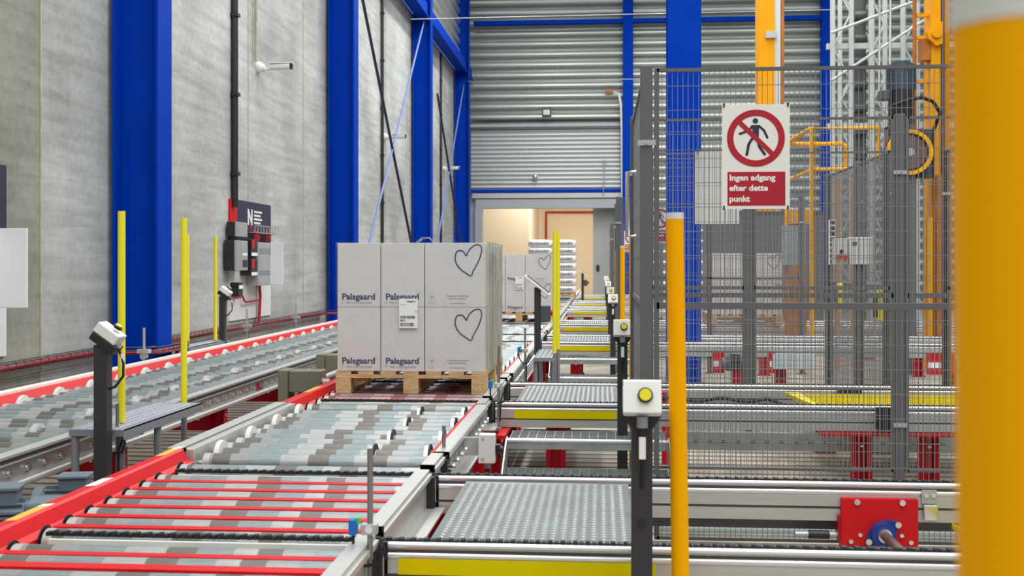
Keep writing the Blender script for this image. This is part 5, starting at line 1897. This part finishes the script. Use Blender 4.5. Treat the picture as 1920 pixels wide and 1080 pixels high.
MB().box(cx(1489), cx(1521), yc + .3, yc + .7, 0.02, Z_at(1500, 498, yc), 'rust').box(cx(1490), cx(1526), yc + .3, yc + .7, Z_at(1500, 418, yc), Z_at(1500, 392, yc), 'crane').box(cx(1580), cx(1588), yc + .4, yc + .5, 0.02, Z_at(1600, 330, yc), 'crane').box(cx(1612), cx(1618), yc + .4, yc + .5, .02, Z_at(1612, 320, yc), 'crane').build('frame', t)
MB().box(cx(1481), cx(1520), yc + .32, yc + .66, Z_at(1500, 497, yc), Z_at(1500, 420, yc), 'glassblue').build('cabinet', t)
# hoist motor and drum
ym2 = 13.7
t = thing('hoist_motor', 'large dark grey hoist motor behind the top of the fence', 'motor', (X_at(1690, ym2), ym2, 0))
z0, z1, zm = Z_at(1690, 218, ym2), Z_at(1690, 122, ym2), Z_at(1690, 170, ym2)
b = MB().cyl((0, 0, zm), (0, 0, z1), 0.155, 'motor', 24)
for k in range(20):
    a = 2 * math.pi * k / 20
    b.cbox((0.158 * math.cos(a), 0.158 * math.sin(a), (zm + z1) / 2), (0.03, 0.008, (z1 - zm) * .9), 'motor', ('Z', a))
b.build('stator', t)
MB().cyl((0, 0, z1), (0, 0, z1 + 0.04), 0.10, 'motor', 20).build('fan_cover', t)
MB().cyl((0, 0, z0 - 0.1), (0, 0, zm), 0.15, 'black', 20).build('flange', t)
MB().box(-0.27, -0.15, -0.08, 0.05, zm - 0.12, zm + 0.0, 'darksteel').build('terminal_box', t, bevel=0.01)
MB().box(-0.12, 0.12, 0.13, 0.33, 0.0, z0 - 0.1, 'fence').box(-0.12, 0.12, -0.1, 0.33, z0 - 0.14, z0 - 0.1, 'fence').build('pedestal', t)
tag(MB().tube([(X_at(1670, 13.6), 13.5, Z_at(1670, 200, 13.6)), (X_at(1700, 13.6), 13.45, Z_at(1700, 190, 13.6)), (X_at(1722, 13.6), 13.45, Z_at(1722, 186, 13.6)), (X_at(1745, 13.6), 13.5, Z_at(1745, 193, 13.6)), (X_at(1763, 13.6), 13.6, Z_at(1763, 212, 13.6)), (X_at(1766, 13.6), 13.95, Z_at(1766, 240, 13.6))], 0.022, 'rubber', 8).build('black_hose'), 'black hose arching from the hoist motor to the crane mast', 'hose')
t = thing('cable_drum', 'black cable drum with an orange rim behind the fence', 'cable drum', (X_at(1698, ym2), ym2, Z_at(1698, 288, ym2)))
MB().ring((0, -0.17, 0), (0, 1, 0), 0.27, 0.225, 0.05, 'orange', 48).build('rim', t)
MB().disc((0, -0.13, 0), (0, 1, 0), 0.29, 0.04, 'black', 40).disc((0, -0.15, 0), (0, 1, 0), 0.20, 0.03, 'shaft', 32).cyl((0, -0.2, 0), (0, -0.13, 0), 0.05, 'greysteel', 16).build('drum', t)
MB().box(0.1, 0.30, -0.12, 0.1, -0.3, 0.28, 'black').box(-0.1, 0.1, -0.1, 0.1, -Z_at(1698, 288, ym2), 0.0, 'fence').build('housing', t)
# white lattice rack uprights
def lattice(p0, p1, y, lab):
    x0, x1 = X_at(p0, y), X_at(p1, y)
    t = thing('rack_upright', lab, 'rack upright', (x0, y, 0), 0, 'white lattice rack uprights')
    w = x1 - x0
    for x in (0, w - 0.09):
        MB().box(x, x + 0.09, 0, 0.08, 0, 10.5, 'rack').box(x + .02, x + 0.07, -0.012, 0, 0, 10.5, 'rack').build('post', t)
    b = MB()
    z = 0.2
    k = 0
    st = w * 1.5
    while z < 10.2:
        a, c = ((0.05, z), (w - 0.05, z + st)) if k % 2 == 0 else ((w - 0.05, z), (0.05, z + st))
        b.cyl((a[0], 0.04, a[1]), (c[0], 0.04, c[1]), 0.022, 'rack', 6)
        z += st
        k += 1
    b.build('bracing', t)
    return t


lattice(1558, 1601, 24.0, 'white lattice rack upright next to the narrow blue column')
lattice(1630, 1664, 24.0, 'white lattice rack upright second from the narrow blue column')
lattice(1690, 1725, 24.0, 'white lattice rack upright third from the narrow blue column, behind the hoist motor')
lattice(1572, 1640, 28.0, 'wide white lattice rack upright set farther back in the aisle')
for k, (z, lab) in enumerate(((5.9, 'upper'), (4.2, 'middle'), (8.2, 'top'))):
    tag(MB().box(X_at(1558, 23.7), X_at(1815, 23.7), 24.1, 24.2, z, z + 0.12, 'rack').build('rack_beam'), '%s pale horizontal rack beam across the lattice uprights' % lab, 'rack beam', 'pale rack beams')
b = MB().cyl((X_at(1560, 23.5), 23.6, Z_at(1560, 60, 23.5)), (X_at(1745, 23.5), 23.6, Z_at(1745, -10, 23.5)), 0.03, 'rack', 6)
b.cyl((X_at(1560, 23.5), 23.6, Z_at(1560, 150, 23.5)), (X_at(1760, 23.5), 23.6, Z_at(1760, 20, 23.5)), 0.03, 'rack', 6)
tag(b.build('rack_brace'), 'pale diagonal braces crossing the lattice rack uprights', 'rack brace')
xr0, xr1 = X_at(1603, 24.5), X_at(1626, 24.5)
b = MB().box(xr0, xr1, 24.6, 24.7, 0.0, 7.5, 'darksteel')
for k in range(12):
    b.cyl((xr0, 24.56, 1.2 + 0.5 * k), (xr1, 24.56, 1.2 + 0.5 * k), 0.10, 'darksteel', 12)
tag(b.build('storage_channel'), 'dark storage channel between two lattice uprights', 'rack channel')
for px, lab in ((1652, 'thin hanging cable between the lattice uprights'), (1672, 'thin hanging cable left of the hoist motor')):
    tag(MB().tube([(X_at(px, 14), 14.0, 9.0), (X_at(px - 2, 14), 14.0, 5.0), (X_at(px - 6, 14), 13.95, 3.3), (X_at(1668, 13.8), 13.75, 2.98)], 0.016, 'greysteel', 6).build('hanging_cable'), lab, 'cable')
# drives below the third conveyor
u3 = UNIT[2]
yn = CH[2][0]
for px0, px1, lab in ((1335, 1358, 'a'), (1735, 1787, 'b'), (1440, 1452, 'c')):
    xa, xb = X_at(px0, yn), X_at(px1, yn)
    MB().box(xa, xb, yn - 0.06, yn - 0.035, 0.15, 0.37, 'red').box(xa + .01, xa + (xb - xa) * .5, yn - 0.064, yn - 0.06, 0.22, 0.28, 'paper').build('drive_bracket', u3)
gear_motor((X_at(1378, yn), yn - 0.2, 0.26), 0.0, 'dark gear motor beside a red bracket under the third conveyor', 'darksteel', 0.8)
MB().box(X_at(1450, 12), X_at(1530, 12), yn - 0.08, yn - 0.035, 0.20, 0.36, 'clearpanel').build('side_cover', u3)
print('objects', len(bpy.data.objects))
